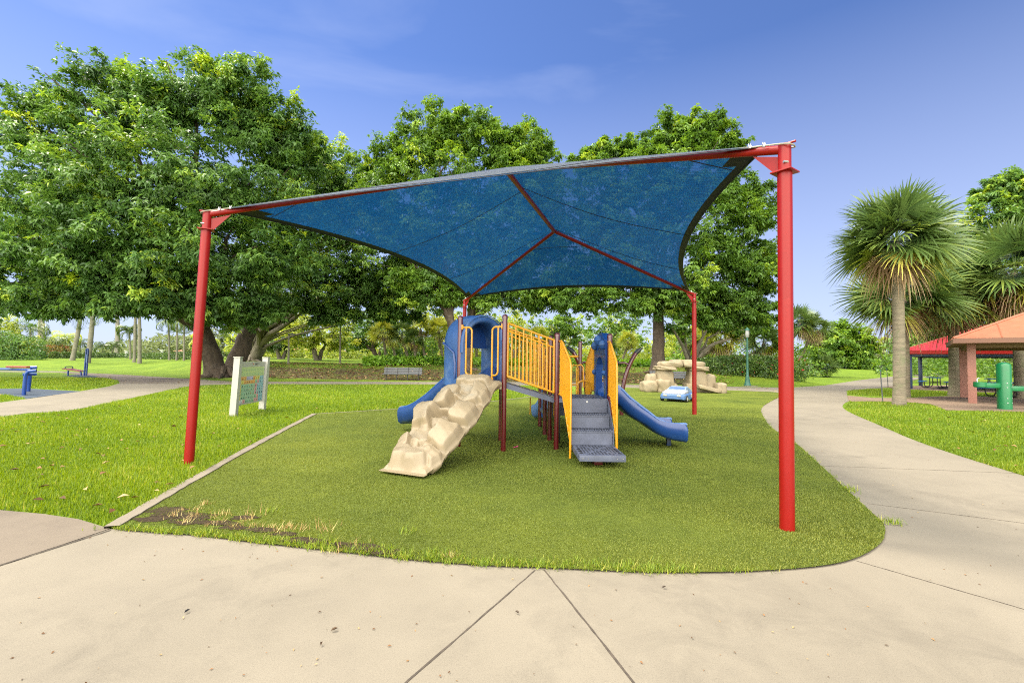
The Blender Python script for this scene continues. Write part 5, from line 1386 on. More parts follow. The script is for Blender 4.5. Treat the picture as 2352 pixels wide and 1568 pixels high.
# --- picnic tables
def table(pos, rot, label):
    t = bpy.data.objects.new('picnic_table', None); COL.objects.link(t); t.location = pos; t.rotation_euler = (0, 0, rot)
    tag(t, label, 'picnic table', 'blue picnic tables under the shelters')
    mb = MB(); mb.box((0, 0, .75), (1.9, .75, .05), None, .015); mb.build('table_top', 'table_blue', t)
    for s in (-1, 1):
        mb = MB(); mb.box((0, s*.68, .45), (1.9, .27, .045), None, .012); mb.build('seat', 'table_blue', t)
    for x in (-.62, .62):
        mb = MB()
        for s in (-1, 1):
            mb.tube([(x, s*.2, .73), (x, s*.2, .25), (x, s*.28, .08), (x, s*.45, .05), (x, s*.62, .08), (x, s*.68, .2), (x, s*.68, .43)], .03, 8)
        mb.tube([(x, -.2, .4), (x, .2, .4)], .025, 8); mb.build('leg_frame', 'black_metal', t)
    return t
tp1 = G(2148, 891); table((tp1.x, tp1.y, .014), radians(40)+pi/2*0, 'blue picnic table under the red roof, beside the dark blue posts')
tp2 = G(2215, 895); table((tp2.x+2.5, tp2.y+.5, .014), radians(40), 'blue picnic table under the red roof, right of the middle palm trunk')
tp3 = G(2322, 913); table((tp3.x, tp3.y, .014), radians(8), 'blue picnic table behind the green drinking fountain')
# --- drinking fountain
fo = G(2308, 940)
ftn = thing('drinking_fountain', fo, 'green steel pillar drinking fountain with side bowl near the orange shelter', 'drinking fountain')
mb = MB(); mb.lathe(fo, [(.205, -.03), (.205, 1.60), (.195, 1.66), (.155, 1.71), (.08, 1.735), (.02, 1.74)], 28); mb.build('pillar', 'fountain_green', ftn)
mb = MB(); mb.box(fo+V3(-.50, 0, .88), (.60, .15, .18), 0, .012); arm = mb.build('arm', 'fountain_green', ftn)
mb = MB(); mb.lathe(fo+V3(-.92, -.02, 0), [(.15, .80), (.18, .83), (.18, 1.0), (.155, 1.005), (.145, .96), (.03, .94)], 22); bw_ = mb.build('bowl', 'fountain_green', arm)
mb = MB(); f0 = fo+V3(-1.02, -.02, 1.0); mb.tube([f0, f0+V3(0, 0, .1), f0+V3(.04, 0, .15), f0+V3(.09, 0, .13)], .02, 8); mb.build('spout', 'steel', bw_)
mb = MB(); mb.box(fo+V3(.62, 0, .78), (.82, .15, .18), 0, .012); arm2 = mb.build('arm', 'fountain_green', ftn)
mb = MB(); mb.lathe(fo+V3(1.1, -.02, 0), [(.17, .72), (.20, .75), (.20, .95), (.17, .955), (.03, .9)], 22); mb.build('bowl', 'fountain_green', arm2)
mb = MB()
for z in (.25, .42, .82, .98):
    for a in (-2.0, -1.1): mb.tube([fo+V3(cos(a)*.202, sin(a)*.202, z), fo+V3(cos(a)*.215, sin(a)*.215, z)], .017, 8)
mb.build_each('bolt', 'steel', ftn)
# --- thin metal stakes
for (bp_, tp_, lb) in (((2027.5, 922), (2022, 849), 'thin grey metal stake nearer the camera, on the corner of lawn by the path'), ((2040, 890), (2036.5, 846), 'thin grey metal stake farther back, beside the path')):
    g0 = G(*bp_); g1 = AT(*tp_, g0.y); st = thing('metal_stake', g0, lb, 'stake', 'thin stakes beside the path')
    mb = MB(); mb.tube([g0-V3(0, 0, .05), g0.lerp(g1, .96)], .022, 8); mb.build('rod', 'bench_grey', st)
    mb = MB(); mb.tube([g0.lerp(g1, .955), g1], .035, 8); mb.build('cap', 'lamp_green', st)
# --- small bits on the ground
fl_ = G(1185, 1030, .02); flo = thing('flower', fl_, 'bright pink fallen flower on the turf in front of the ramp', 'flower')
mb = MB(); rnd = random.Random(2)
for k in range(7):
    a = k*.9; c = fl_+V3(cos(a)*.022, sin(a)*.022, .012+rnd.random()*.018); d = V3(cos(a), sin(a), .5)*.03; s = V3(-sin(a), cos(a), 0)*.02
    mb.add([c, c+d*.5+s, c+d, c+d*.5-s], [(0, 1, 2, 3)])
mb.build('petal', 'pink_petal', flo, fix=False)
def litter_leaf(px, py, L, rot, mat, lb):
    p = G(px, py, .016); t = MB(); d = V3(cos(rot), sin(rot), 0); s = V3(-sin(rot), cos(rot), 0)
    pts = [p-d*L*.5, p-d*L*.2+s*L*.22+V3(0, 0, .008), p+d*L*.2+s*L*.2+V3(0, 0, .01), p+d*L*.5+V3(0, 0, .004), p+d*L*.2-s*L*.2+V3(0, 0, .012), p-d*L*.2-s*L*.22+V3(0, 0, .009), p+V3(0, 0, .0)]
    t.add(pts, [(0, 1, 6), (1, 2, 6), (2, 3, 6), (3, 4, 6), (4, 5, 6), (5, 0, 6)])
    o = t.build('fallen_leaf', mat, None, fix=False); tag(o, lb, 'leaf', 'fallen leaves on the path')
litter_leaf(430, 1403, .034, 1.2, 'black_metal', 'small dark fallen leaf lying on the left part of the front path')
litter_leaf(1525, 1348, .030, .3, 'bark_dark', 'small dark fallen leaf on the front path below the turf edge')
litter_leaf(1188, 1406, .03, 2.6, 'bark_dark', 'thin curled dark leaf between the two path joints')
litter_leaf(768, 1445, .04, .6, 'stain', 'largest brown leaf scrap on the front path left of the joint')
litter_leaf(738, 1478, .026, 1.8, 'stain', 'brown leaf scrap just below the largest one on the front path')
# scattered leaves: uncountable litter
def scatter(name, polys, n, size, seed, z, mat, label, ymin, ymax, xr, lift=.02, cat='litter'):
    r = np.random.default_rng(seed); y = ymin*(ymax/ymin)**r.random(n); x = r.uniform(-1, 1, n)*xr*y; k = np.zeros(n, bool)
    for p in polys: k |= inside(p, x, y)
    x, y = x[k], y[k]; m = len(x); zz = terr(x, y)+z
    a = r.uniform(0, 2*pi, m); d = np.stack([np.cos(a), np.sin(a), r.normal(0, .2, m)], 1)
    root = np.stack([x, y, zz+lift*r.random(m)], 1); L = size*r.uniform(.5, 1.4, m)
    v, q = leaf_quads(root, unit(d), L, L*.45, unit(np.array([0, 0, 1.0])+r.normal(0, .4, (m, 3))))
    o = fast_mesh(name, v, q, mat, r.random(m)); o['kind'] = 'stuff'; o['label'] = label; o['category'] = cat
FRONT = ppoly([(-100, 1310), (250, 1225), (800, 1283), (1250, 1316), (1750, 1325), (1960, 1300), (2060, 1220), (1990, 1150), (1800, 1000), (1940, 960), (2350, 1100), (2500, 1568), (2300, 1700), (0, 1700)])
scatter('lawn_litter', [LAWN_L, LAWN_L2, LAWN_R], 800, .085, 21, .045, 'litter', 'scattered brown leaves on the lawn', 4, 34, 1.2)
scatter('path_litter', [FRONT], 420, .018, 22, .010, 'litter', 'tiny leaf specks on the front path', 1.9, 12, 1.2, .003)
bank_poly = [Vector((x, y, 0)) for x, y in ((-19.5, 33), (16, 33), (20, 42), (-24, 42))]
scatter('bank_litter', [bank_poly], 9000, .16, 23, .02, 'litter', 'dead leaves over the dirt bank', 32, 43, .62, .06)
scatter('junction_litter', [LEFTPATH], 1500, .12, 24, .014, 'litter', 'brown leaves along the far path', 26, 46, 1.2, .004)
# dry tufts at the front edge of the turf, green weeds along the concrete
def tufts(name, spots, h, mat, seed, label, nb=(14, 26), spread=.04):
    r = np.random.default_rng(seed); V = []; R = []
    for (x, y, s) in spots:
        m = r.integers(*nb); a = r.uniform(0, 2*pi, m); ln = r.uniform(.2, 1.3, m); hh = h*s*r.uniform(.5, 1.1, m)
        b_ = np.stack([x+r.normal(0, spread*s, m), y+r.normal(0, spread*s, m), np.full(m, .015)], 1); f = np.stack([np.cos(a), np.sin(a), np.zeros(m)], 1); sd = np.stack([-np.sin(a), np.cos(a), np.zeros(m)], 1)*.0035
        tip = b_+f*(hh*ln*.8)[:, None]+np.array([0, 0, 1])*(hh*.8)[:, None]
        V.append(np.stack([b_-sd, b_+sd, tip], 1).reshape(-1, 3)); R.append(r.random(m))
    V = np.concatenate(V); o = fast_mesh(name, V, np.arange(len(V)).reshape(-1, 3), mat, np.concatenate(R)); o['kind'] = 'stuff'; o['label'] = label; o['category'] = 'weeds'
spots = []
for (px, py, s) in [(500, 1190, 1), (470, 1163, .8), (515, 1187, .9), (640, 1228, 1.1), (583, 1192, 1.2), (566, 1200, .8), (690, 1222, 1), (755, 1220, 1.3), (828, 1254, 1), (615, 1217, .7), (540, 1215, .8), (445, 1190, .9), (430, 1205, .8), (410, 1180, .6), (585, 1215, .8), (660, 1215, .6), (505, 1205, .7), (450, 1175, .6), (395, 1190, .8), (480, 1210, .7), (1035, 1285, .8), (775, 1270, .8)]:
    p = G(px, py); spots.append((p.x, p.y, s))
tufts('dry_weeds', spots, .10, 'dry_blade', 31, 'straw coloured dead weed tufts at the front left corner of the turf')
r_ = np.random.default_rng(8); sp2 = []
tfp = [Vector(p) for p in tf]
for i in range(len(tfp)-1):
    a, b_ = tfp[i], tfp[i+1]; t_px = i/len(tfp)
    dens_ = 120 if t_px < .35 else (14 if t_px < .8 else 5)
    for k in range(int(dens_*(b_-a).length*.8)):
        q = a.lerp(b_, r_.random()); c_ = V3(.3, 5.5, 0); q2 = q+(c_-q).normalized()*abs(r_.normal(0, .07 if t_px < .35 else .02)); sp2.append((q2.x, q2.y, r_.uniform(.35, 1.0)))
for (px, py) in ((620, 1180), (735, 1255), (745, 1262), (935, 1227), (985, 1280), (1010, 1285), (905, 1270), (1950, 1130), (1945, 1125), (2035, 1204), (2045, 1203)):
    p = G(px, py)
    for k in range(4): sp2.append((p.x+r_.normal(0, .03), p.y+r_.normal(0, .03), r_.uniform(.8, 1.5)))
for q in kp[::3]: sp2.append((q.x-.08+r_.normal(0, .02), q.y-.03, r_.uniform(.4, .9)))
tufts('edge_weeds', sp2, .075, 'grass_blade', 32, 'green weeds growing along the edge of the concrete', (6, 14), .03)
MATS['soil'] = MATS['mulch']
def blob_patch(px, py, rx, ry, seed, z, mat, name):
    c = G(px, py); r = random.Random(seed); o = []
    for k in range(36):
        a = 2*pi*k/36; f = 1+.28*sin(3*a+r.random())+.2*sin(5*a+seed)+r.uniform(-.12, .12)
        o.append(V3(c.x+cos(a)*rx*f, c.y+sin(a)*ry*f, 0))
    return sheet(name, o, z, mat)
for k, a in enumerate(((440, 1188, .42, .14), (560, 1215, .32, .09), (690, 1235, .35, .07), (830, 1268, .3, .05))):
    pass
pm = G(2065, 932); o = blob_patch(2066, 932, .75, .45, 3, .008, 'mulch', 'palm_soil')
# hedge with red flowers, at the right of the arch
hl = [GT(1665, 862), GT(1700, 867), GT(1740, 871), GT(1780, 874), GT(1822, 876)]
hbx = [((p.x+.3, p.y+2.2, p.z+h), (2.0, 1.9, h)) for p, h in zip(hl, (.70, .82, .9, .95, .92))]
hz_ = hl[2]; hd = thing('hedge', (hz_.x, hz_.y+2, hz_.z), 'dense dark green hedge with small red flowers behind the right red post', 'hedge')
leaf_mass('foliage', None, None, hbx, 16000, (.19, .10), 'leaf_hedge', 41, parent=hd, off=hd.location, tint=.5, spread=.2)
fb = [(c, tuple(x*1.04 for x in h)) for c, h in hbx[2:]]
leaf_mass('flowers', None, None, fb, 150, (.16, .13), 'flower_red', 42, parent=hd, off=hd.location)
mb = MB(); rnd = random.Random(5)
for p in hl:
    for k in range(5): mb.tube([(p.x+rnd.uniform(-1, 1), p.y+2.0+rnd.uniform(-1, 1), p.z-.1), (p.x+rnd.uniform(-1.3, 1.3), p.y+2+rnd.uniform(-1, 1), p.z+1.2)], .03, 5)
mb.build('stems', 'bark_dark', hd, fix=False)
# ================================================================== TREES
L1 = [(110, 300, 105, 95), (255, 245, 110, 95), (335, 260, 90, 80), (450, 225, 105, 90), (560, 230, 85, 95), (625, 300, 80, 90), (680, 350, 65, 80, 2), (120, 430, 120, 110, -1), (270, 410, 140, 120, -2), (440, 400, 150, 130, -2), (590, 430, 120, 120),
      (30, 540, 120, 100, -1), (190, 560, 145, 110, -3), (360, 560, 140, 110, -3), (520, 570, 140, 110, -2), (650, 560, 110, 110),
      (20, 650, 110, 70, -2), (130, 675, 100, 55, -3), (280, 670, 100, 60, -3), (430, 670, 100, 60, -2), (540, 690, 100, 70), (-90, 560, 100, 120, 1)]
tb1 = GT(515, 866)
broad_tree('ficus_tree', 'huge broad dark green tree at the left with thick forked trunk', 'tree', tb1, .92, px_lumps(L1, 34, 5, 330, 420), 101, dens=(74, 19, 10), leaf=(.32, .115), tint=.40, fork=.34, limbs=14, flush=.5, bough=.27)
L2 = [(700, 430, 80, 90), (770, 400, 60, 75), (810, 440, 55, 80), (720, 560, 100, 110), (800, 560, 90, 110), (860, 520, 60, 90), (620, 675, 90, 55), (730, 660, 100, 60), (840, 655, 90, 60), (930, 660, 80, 50), (560, 722, 70, 26), (760, 715, 70, 26), (900, 712, 60, 26), (960, 620, 70, 70)]
tb2 = GT(577, 829)
t2 = broad_tree('ficus_tree', 'many stemmed pale trunk tree with long low limbs right of the forked trunk', 'tree', tb2, .75, px_lumps(L2, 42), 102, dens=(62, 17, 10), leaf=(.35, .125), tint=.42, bark='bark_grey', fork=.22, forks=4, limbs=9)
mb = MB(); rnd = random.Random(12); b = tb2
for (x, y, r) in ((800, 742, .20), (700, 745, .18), (745, 735, .14), (520, 730, .25), (640, 720, .22), (600, 710, .24), (480, 745, .15), (560, 715, .2)):
    e_ = AT(x, y, b.y-4+rnd.random()*3); st = b+V3(rnd.uniform(-.5, .5), 0, .9); md = st.lerp(e_, .42)+V3(0, 0, .5 if x > 650 else 0)
    ps_ = [Vector(q) for q in spline([tuple(st), tuple(md), tuple(e_)], 5)]; mb.tube(ps_, [r*(1-.75*i/(len(ps_)-1)) for i in range(len(ps_))], 7)
mb.build('limbs', 'bark_grey', t2, fix=False)
LM = [(1000, 290, 75, 55), (1080, 300, 75, 55), (1140, 340, 60, 55), (1205, 335, 60, 60), (1245, 390, 40, 65), (930, 350, 65, 55), (875, 400, 45, 65), (990, 390, 100, 80), (1100, 410, 110, 80), (1210, 420, 70, 80), (900, 480, 80, 80), (1010, 520, 110, 90), (1140, 520, 110, 90), (1240, 520, 70, 90),
      (930, 590, 90, 75), (1040, 605, 110, 72), (1160, 605, 100, 72), (990, 668, 90, 48), (1100, 665, 100, 45), (1200, 672, 90, 45), (1250, 640, 80, 90)]
broad_tree('ficus_tree', 'rounded bright topped tree behind the middle of the blue canopy', 'tree', GT(1062, 850), .62, px_lumps(LM, 39, 2, 1080, 220), 103, leafm='leaf_bright', dens=(62, 17, 10), leaf=(.32, .112), tint=.42, fork=.3, limbs=10, bough=.27)
LR = [(1540, 300, 60, 40), (1605, 300, 60, 42), (1660, 330, 45, 40), (1395, 345, 40, 25), (1480, 345, 50, 40), (1350, 370, 40, 30), (1440, 400, 90, 65), (1560, 390, 110, 75), (1670, 420, 70, 70), (1735, 470, 45, 65), (1360, 470, 90, 80), (1480, 500, 110, 90), (1610, 500, 110, 90), (1710, 560, 75, 90), (1740, 620, 48, 60), (1340, 590, 90, 90), (1450, 600, 110, 80), (1570, 620, 110, 80), (1680, 650, 90, 80),
      (1330, 672, 90, 45), (1440, 680, 90, 45), (1560, 682, 100, 44), (1670, 700, 80, 48), (1730, 715, 55, 42), (1640, 730, 50, 22)]
broad_tree('ficus_tree', 'tall leafy tree with rugged dark trunk standing behind the rock arch', 'tree', GT(1512, 856), .56, px_lumps(LR, 37, 2, 1540, 240), 104, leafm='leaf_bright', dens=(62, 17, 10), leaf=(.32, .112), tint=.34, fork=.45, forks=1, limbs=12, bough=.27)
# trees at the right edge behind the shelters
LX = [(2300, 440, 50, 40), (2350, 430, 50, 40), (2270, 520, 60, 60), (2350, 530, 80, 80), (2130, 680, 70, 60), (2110, 750, 60, 50), (2210, 740, 90, 60), (2310, 720, 90, 80), (2400, 700, 80, 120), (2250, 640, 60, 60), (2400, 520, 80, 100)]
broad_tree('shade_tree', 'dense dark tree behind the palms and shelters at the right edge', 'tree', GT(2330, 862), .5, px_lumps(LX, 42), 105, leafm='leaf_ficus', dens=(46, 14, 9), leaf=(.42, .17), tint=.45, fork=.3, limbs=8)
# big sabal palms on the right
def TP(px, py, Y): return AT(px, py, Y)
g1 = G(2065, 931); fan_palm('sabal_palm', 'tallest cabbage palm with straight pale trunk on the right lawn', g1, TP(2058, 586, g1.y), .205, 1.05, 1.5, 201, n=58, nb=26, dead=14, width=.10, yellow=6)
g2 = G(2193, 908); fan_palm('sabal_palm', 'leaning cabbage palm standing between the two shelters', g2, TP(2186, 712, g2.y), .26, 1.25, 1.75, 202, n=52, nb=26, dead=16, width=.12, yellow=7)
g3 = G(2345, 915); fan_palm('sabal_palm', 'cabbage palm with pale drooping dead fronds behind the fountain at the right edge', g3, TP(2331, 660, g3.y), .25, 1.4, 1.85, 203, n=54, nb=26, dead=24, width=.12, yellow=12)
g4 = G(2079, 912); fan_palm('sabal_palm', 'shorter palm hidden behind the trunk of the tallest cabbage palm', g4, TP(2073, 712, g4.y), .2, 1.2, 1.7, 204, n=44, nb=26, dead=10, width=.11, yellow=5)
# far palms / shrubs around the hedge and the right lawn
def pal(px, py, tx, ty, seed, label, s=1.0, n=24, dead=8, leafm='palm_green', dz=0.0, r=.2, yellow=4, group=None):
    g = GT(px, py); g = V3(g.x, g.y+dz, float(terr(g.x, g.y+dz))); D_ = g.y
    s *= .85
    fan_palm('fan_palm', label, g, AT(tx, ty, D_), r, .9*s, 1.2*s, seed, n=n, nb=16, dead=dead, leafm=leafm, width=.11*s, yellow=yellow, group=group)
pal(1756, 858, 1754, 800, 211, 'stout fan palm behind the hedge left of the right red post', 1.45, 28, 8, dz=8)
pal(1835, 862, 1838, 752, 212, 'taller shaggy palm behind the right red post', 1.55, 30, 20, dz=6)
pal(1868, 866, 1866, 762, 213, 'shaggy brown skirted palm right of the right red post', 1.5, 26, 20, dz=4)
pal(1900, 866, 1896, 852, 214, 'low green fan palm shrub on the lawn past the hedge', 1.2, 26, 0, yellow=0)
pal(1655, 852, 1655, 790, 215, 'brown skirted palm behind the rock arch', 1.5, 22, 16, 'palm_yellow', dz=9)
pal(1695, 850, 1697, 758, 216, 'thin palm with a brown skirt behind the hedge', 1.3, 20, 14, dz=12)
pal(2032, 845, 2032, 790, 217, 'small palm left of the tall palm trunk, beyond the path', 1.9, 26, 8, 'palm_yellow', r=.3)
# palm grove behind the bench
for k, (bx, by, tx, ty, s, lm, lb) in enumerate([
        (881, 834, 880, 772, 1.5, 'palm_yellow', 'yellow green fan palm just left of the grey bench top'),
        (900, 833, 900, 790, 1.0, 'palm_yellow', 'short yellow fan palm beside the first palm above the bench'),
        (923, 836, 923, 775, 1.4, 'palm_green', 'fan palm with dark trunk above the middle of the left bench'),
        (951, 836, 950, 790, 1.2, 'palm_green', 'bushy fan palm above the right end of the left bench'),
        (968, 836, 966, 764, 1.5, 'palm_yellow', 'tallest fan palm with dry skirt above the right end of the left bench'),
        (1007, 837, 1007, 768, 1.4, 'palm_yellow', 'fan palm left of the blue hood'),
        (1092, 836, 1094, 790, 1.4, 'palm_green', 'brown skirted fan palm seen through the hood opening'),
        (1122, 837, 1122, 785, 1.3, 'palm_yellow', 'dry skirted fan palm at the right of the hood opening'),
        (1200, 838, 1200, 790, 1.4, 'palm_green', 'fan palm seen through the left part of the ramp railing'),
        (1236, 838, 1236, 782, 1.3, 'palm_yellow', 'fan palm seen through the right part of the ramp railing'),
        (1395, 838, 1395, 800, 1.2, 'palm_green', 'low fan palm behind the slide hood'),
        (1440, 840, 1442, 790, 1.3, 'palm_yellow', 'brown tipped fan palm behind the curved maroon arm'),
        (1585, 842, 1586, 790, 1.4, 'palm_green', 'fan palm behind the top of the rock arch'),
        (1620, 842, 1622, 775, 1.5, 'palm_yellow', 'pale fan palm right of the rear red post')]):
    pal(bx, by, tx, ty, 230+k, lb, s*.72, 26, 4, lm, dz=1+1.2*(k % 3), r=.15, group='fan palms behind the bank', yellow=6)
# tall feathery palms on the left lawn
for k, (bx, by, tx, ty, r_px, L_, lb) in enumerate([
        (93, 819.5, 92, 690, 12, 3.2, 'thick white trunked royal palm carrying the small park signs'),
        (166, 827, 186, 716, 8.5, 3.2, 'leaning pale palm left of the tall blue uprights'),
        (201, 834, 214, 700, 9.5, 3.6, 'tall grey palm directly behind the blue uprights'),
        (268, 820, 268.5, 712, 8.5, 3.6, 'straight smooth palm standing alone against the pale sky'),
        (308.5, 832, 310, 690, 6, 2.8, 'slim dark palm, left one of the close pair'),
        (320.5, 834.5, 318, 690, 7, 2.8, 'brown trunked palm, right one of the close pair'),
        (389, 827, 386, 735, 4, 2.3, 'slender palm, leftmost of three right of the close pair'),
        (406, 827, 406, 730, 4.5, 2.3, 'slender palm, middle of three right of the close pair'),
        (422.5, 828, 422, 735, 3.8, 2.3, 'slender palm, rightmost of three right of the close pair')]):
    g = GT(bx, by); D_ = g.y; feather_palm('royal_palm', lb, g, AT(tx, ty, D_), r_px*.5*D_/FPX, L_*(D_/60)**.5, 260+k, n=15, elev=(-50, 60), group='tall palms on the left lawn')
for k, (bx, by, tx, ty, L_, lb) in enumerate([
        (299.5, 827, 296, 760, 2.0, 'young palm with arching fronds left of the close pair of trunks'),
        (468, 828, 470, 785, 2.2, 'young pale palm just left of the forked trunk'),
        (234, 822, 236, 795, 1.8, 'small dark hearted palm by the low hedge'),
        (252, 822, 262, 795, 1.7, 'small leaning palm by the low hedge'),
        (58, 822, 58, 790, 2.6, 'bushy feather palm near the left edge'),
        (125, 822, 128, 790, 2.4, 'spreading feather palm right of the white trunk'),
        (148, 822, 150, 775, 2.6, 'feather palm behind the leaning palm'),
        (182, 822, 184, 790, 2.3, 'feather palm with bending crown behind the tall uprights'),
        (70, 822, 70, 755, 3.0, 'shaggy tall palm left of the white trunk')]):
    g = GT(bx, by); g = V3(g.x*1.05, g.y*1.05, float(terr(g.x*1.05, g.y*1.05))); D_ = g.y
    feather_palm('feather_palm', lb, g, AT(tx, ty, D_), .14, L_*(D_/60)**.5*1.15, 280+k, n=20, elev=(-15, 80), leafm='leaf_pale' if k in (1, 4, 6) else 'palm_green', nl=22, lw=.10, droop=1.2, group='feather palms by the low hedge')
# low hedge, left shrubs, ground cover
def row(p0, p1, n, hw_, hh):
    a, b = GT(*p0), GT(*p1); return [((a.x+(b.x-a.x)*(i+.5)/n, a.y+(b.y-a.y)*(i+.5)/n, float(terr(a.x+(b.x-a.x)*(i+.5)/n, a.y+(b.y-a.y)*(i+.5)/n))+hh), (abs(b.x-a.x)/n*.56, hw_, hh)) for i in range(n)]
leaf_mass('clipped_hedge', 'low clipped hedge running along the far edge of the left lawn', 'hedge', row((78, 823.5), (288, 823), 9, .6, .55), 9000, (.2, .11), 'leaf_hedge', 51, tint=.55)
leaf_mass('clipped_hedge', 'low clipped hedge between the slim palms and the forked trunk', 'hedge', row((292, 824), (500, 825.5), 9, .6, .5), 8000, (.2, .11), 'leaf_hedge', 52, tint=.5)
leaf_mass('clipped_hedge', 'taller box hedge at the far left edge of the lawn', 'hedge', row((-20, 824), (70, 823), 4, 1.2, 1.3), 6000, (.25, .13), 'leaf_pale', 53, tint=.3)
g = GT(10, 827); leaf_mass('shrub', 'dark rounded shrub at the left edge of the lawn', 'shrub', [((g.x, g.y+2, g.z+1.5), (3.0, 2, 1.9)), ((g.x-4, g.y+2, g.z+1.8), (3.2, 2, 2.3))], 6000, (.32, .16), 'leaf_ficus', 54, tint=.35)
for k, (a, b_, hh, lb, n_) in enumerate((((843, 838), (1020, 839), .30, 'bright leafy border plants behind the left bench', 10), ((1060, 839), (1290, 841), .28, 'green border plants seen under the ramp', 9), ((1300, 841), (1500, 842), .3, 'green border plants behind the slide', 8))):
    leaf_mass('border_plants', lb, 'plants', row(a, b_, n_, 1.2, hh), 4500, (.34, .17), 'cover_leaf', 60+k, tint=.45)
g = GT(905, 829); leaf_mass('clipped_hedge', 'square green hedge in front of the red roofed house', 'hedge', row((880, 829), (1000, 829), 4, 1.5, 1.5), 4000, (.4, .2), 'leaf_bright', 64, tint=.4)
leaf_mass('clipped_hedge', 'rounded dark hedge under the red shelter', 'hedge', [((p.x, p.y+3, p.z+1.0), (3.2, 2, 1.3)) for p in (GT(2030, 850), GT(2100, 852), GT(2165, 852), GT(2230, 853), GT(2300, 854))], 12000, (.34, .17), 'leaf_hedge', 65, tint=.55)
g = GT(2010, 850); leaf_mass('shrub', 'bright green shrub left of the tall palm trunk', 'shrub', [((g.x-1.5, g.y+2, g.z+.9), (2.4, 2, 1.3))], 3000, (.38, .2), 'leaf_bright', 66, tint=.5)
# fuzzy small trees beyond the bank
def small(px, py, lumps, seed, label, D_=None, leafm='leaf_pale', tr=.3, bark='bark_grey', leaf=(.42, .2), dens=(26, 11, 7), tint=.4, forks=3, name='park_tree', group='small trees beyond the bank'):
    g = GT(px, py)
    if D_: g = AT(px, py, D_); g.z = float(terr(g.x, g.y))
    broad_tree(name, label, 'tree', g, tr, px_lumps(lumps, g.y), seed, leafm=leafm, bark=bark, dens=dens, leaf=leaf, tint=tint, fork=.35, forks=forks, limbs=5, group=group, roots=False)
small(645, 828, [(640, 780, 45, 28), (600, 770, 40, 30), (680, 765, 45, 35), (650, 740, 60, 30)], 301, 'small dark branched tree left of the first pale lamp pole', 62, 'leaf_hedge', .35, tint=.75)
small(730, 833, [(720, 760, 55, 40), (680, 770, 45, 35), (770, 765, 50, 38), (730, 720, 70, 40)], 302, 'open branched grey tree between the two pale lamp poles', 56, tr=.36)
small(870, 832, [(845, 770, 60, 35), (800, 775, 50, 32), (890, 755, 50, 40), (850, 730, 70, 35)], 303, 'spreading dark limbed tree behind the yellow fan palms', 66, 'leaf_bright', .5, 'bark_dark', tint=.35)
small(1000, 828, [(960, 730, 60, 45), (1010, 720, 60, 45), (1040, 760, 50, 40)], 304, 'pale leafy tree behind the fan palms left of the hood', 78)
small(1180, 830, [(1170, 750, 60, 45), (1220, 760, 55, 45), (1120, 750, 50, 45)], 305, 'pale leafy tree seen above the ramp railing', 72)
small(1290, 832, [(1290, 770, 50, 40), (1330, 760, 55, 45), (1260, 740, 60, 40)], 306, 'grey limbed tree behind the maroon posts', 64, 'leaf_bright', .36, tint=.45)
small(1400, 832, [(1390, 770, 55, 42), (1440, 765, 55, 45), (1420, 730, 60, 40)], 307, 'bright small tree behind the slide hood', 70, 'leaf_bright', .3, tint=.5)
small(1555, 838, [(1560, 760, 60, 40), (1610, 770, 60, 40), (1650, 745, 50, 40)], 308, 'pale crown between the dark trunk and the rear red post', 74)
small(1590, 845, [(1700, 740, 55, 40), (1640, 720, 50, 40), (1560, 730, 50, 35)], 309, 'grey forked tree rising behind the rock arch', 46, 'leaf_bright', .34, tint=.35)
mb = MB(); g = GT(1590, 845); pr_t = [o for o in COL.objects if o.get('label', '').startswith('grey forked tree')][0]
for pts in (((1583, 840), (1570, 800), (1545, 755)), ((1590, 840), (1630, 795), (1680, 778)), ((1585, 838), (1600, 800), (1625, 755))):
    ps_ = [AT(x, y, 45.5) for x, y in pts]; ps_ = [Vector(q) for q in spline([tuple(q) for q in ps_], 5)]; mb.tube(ps_, [.24*(1-.06*i) for i in range(len(ps_))], 7)
mb.build('limbs', 'bark_grey', pr_t, fix=False)
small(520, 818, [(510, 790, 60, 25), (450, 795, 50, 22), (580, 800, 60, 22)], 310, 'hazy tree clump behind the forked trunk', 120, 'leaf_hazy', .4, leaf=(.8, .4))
small(1935, 846, [(1905, 790, 40, 38), (1945, 785, 48, 42), (1975, 800, 30, 34), (1920, 820, 48, 24), (1965, 822, 32, 22)], 311, 'wide domed green tree at the far end of the right lawn', 105, 'leaf_bright', .6, leaf=(.75, .36), dens=(70, 14, 9), tint=.5, forks=2, name='domed_tree', group='far trees')
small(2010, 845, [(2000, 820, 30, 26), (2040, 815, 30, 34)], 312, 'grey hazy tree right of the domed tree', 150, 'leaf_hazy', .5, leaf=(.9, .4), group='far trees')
small(-20, 826, [(0, 760, 60, 35), (-40, 740, 60, 40), (40, 790, 45, 22)], 313, 'leafy tree overhanging the left edge of the lawn', 70, 'leaf_pale', .4)
g = GT(160, 822); leaf_mass('flame_shrub', 'orange flowering shrub behind the low hedge', 'shrub', [((GT(x, 822).x*1.03, GT(x, 822).y*1.03, GT(x, 822).z+1.0), (1.5, 1, 1.3)) for x in (118, 134, 152)], 1800, (.34, .17), 'flame', 67, tint=.4)
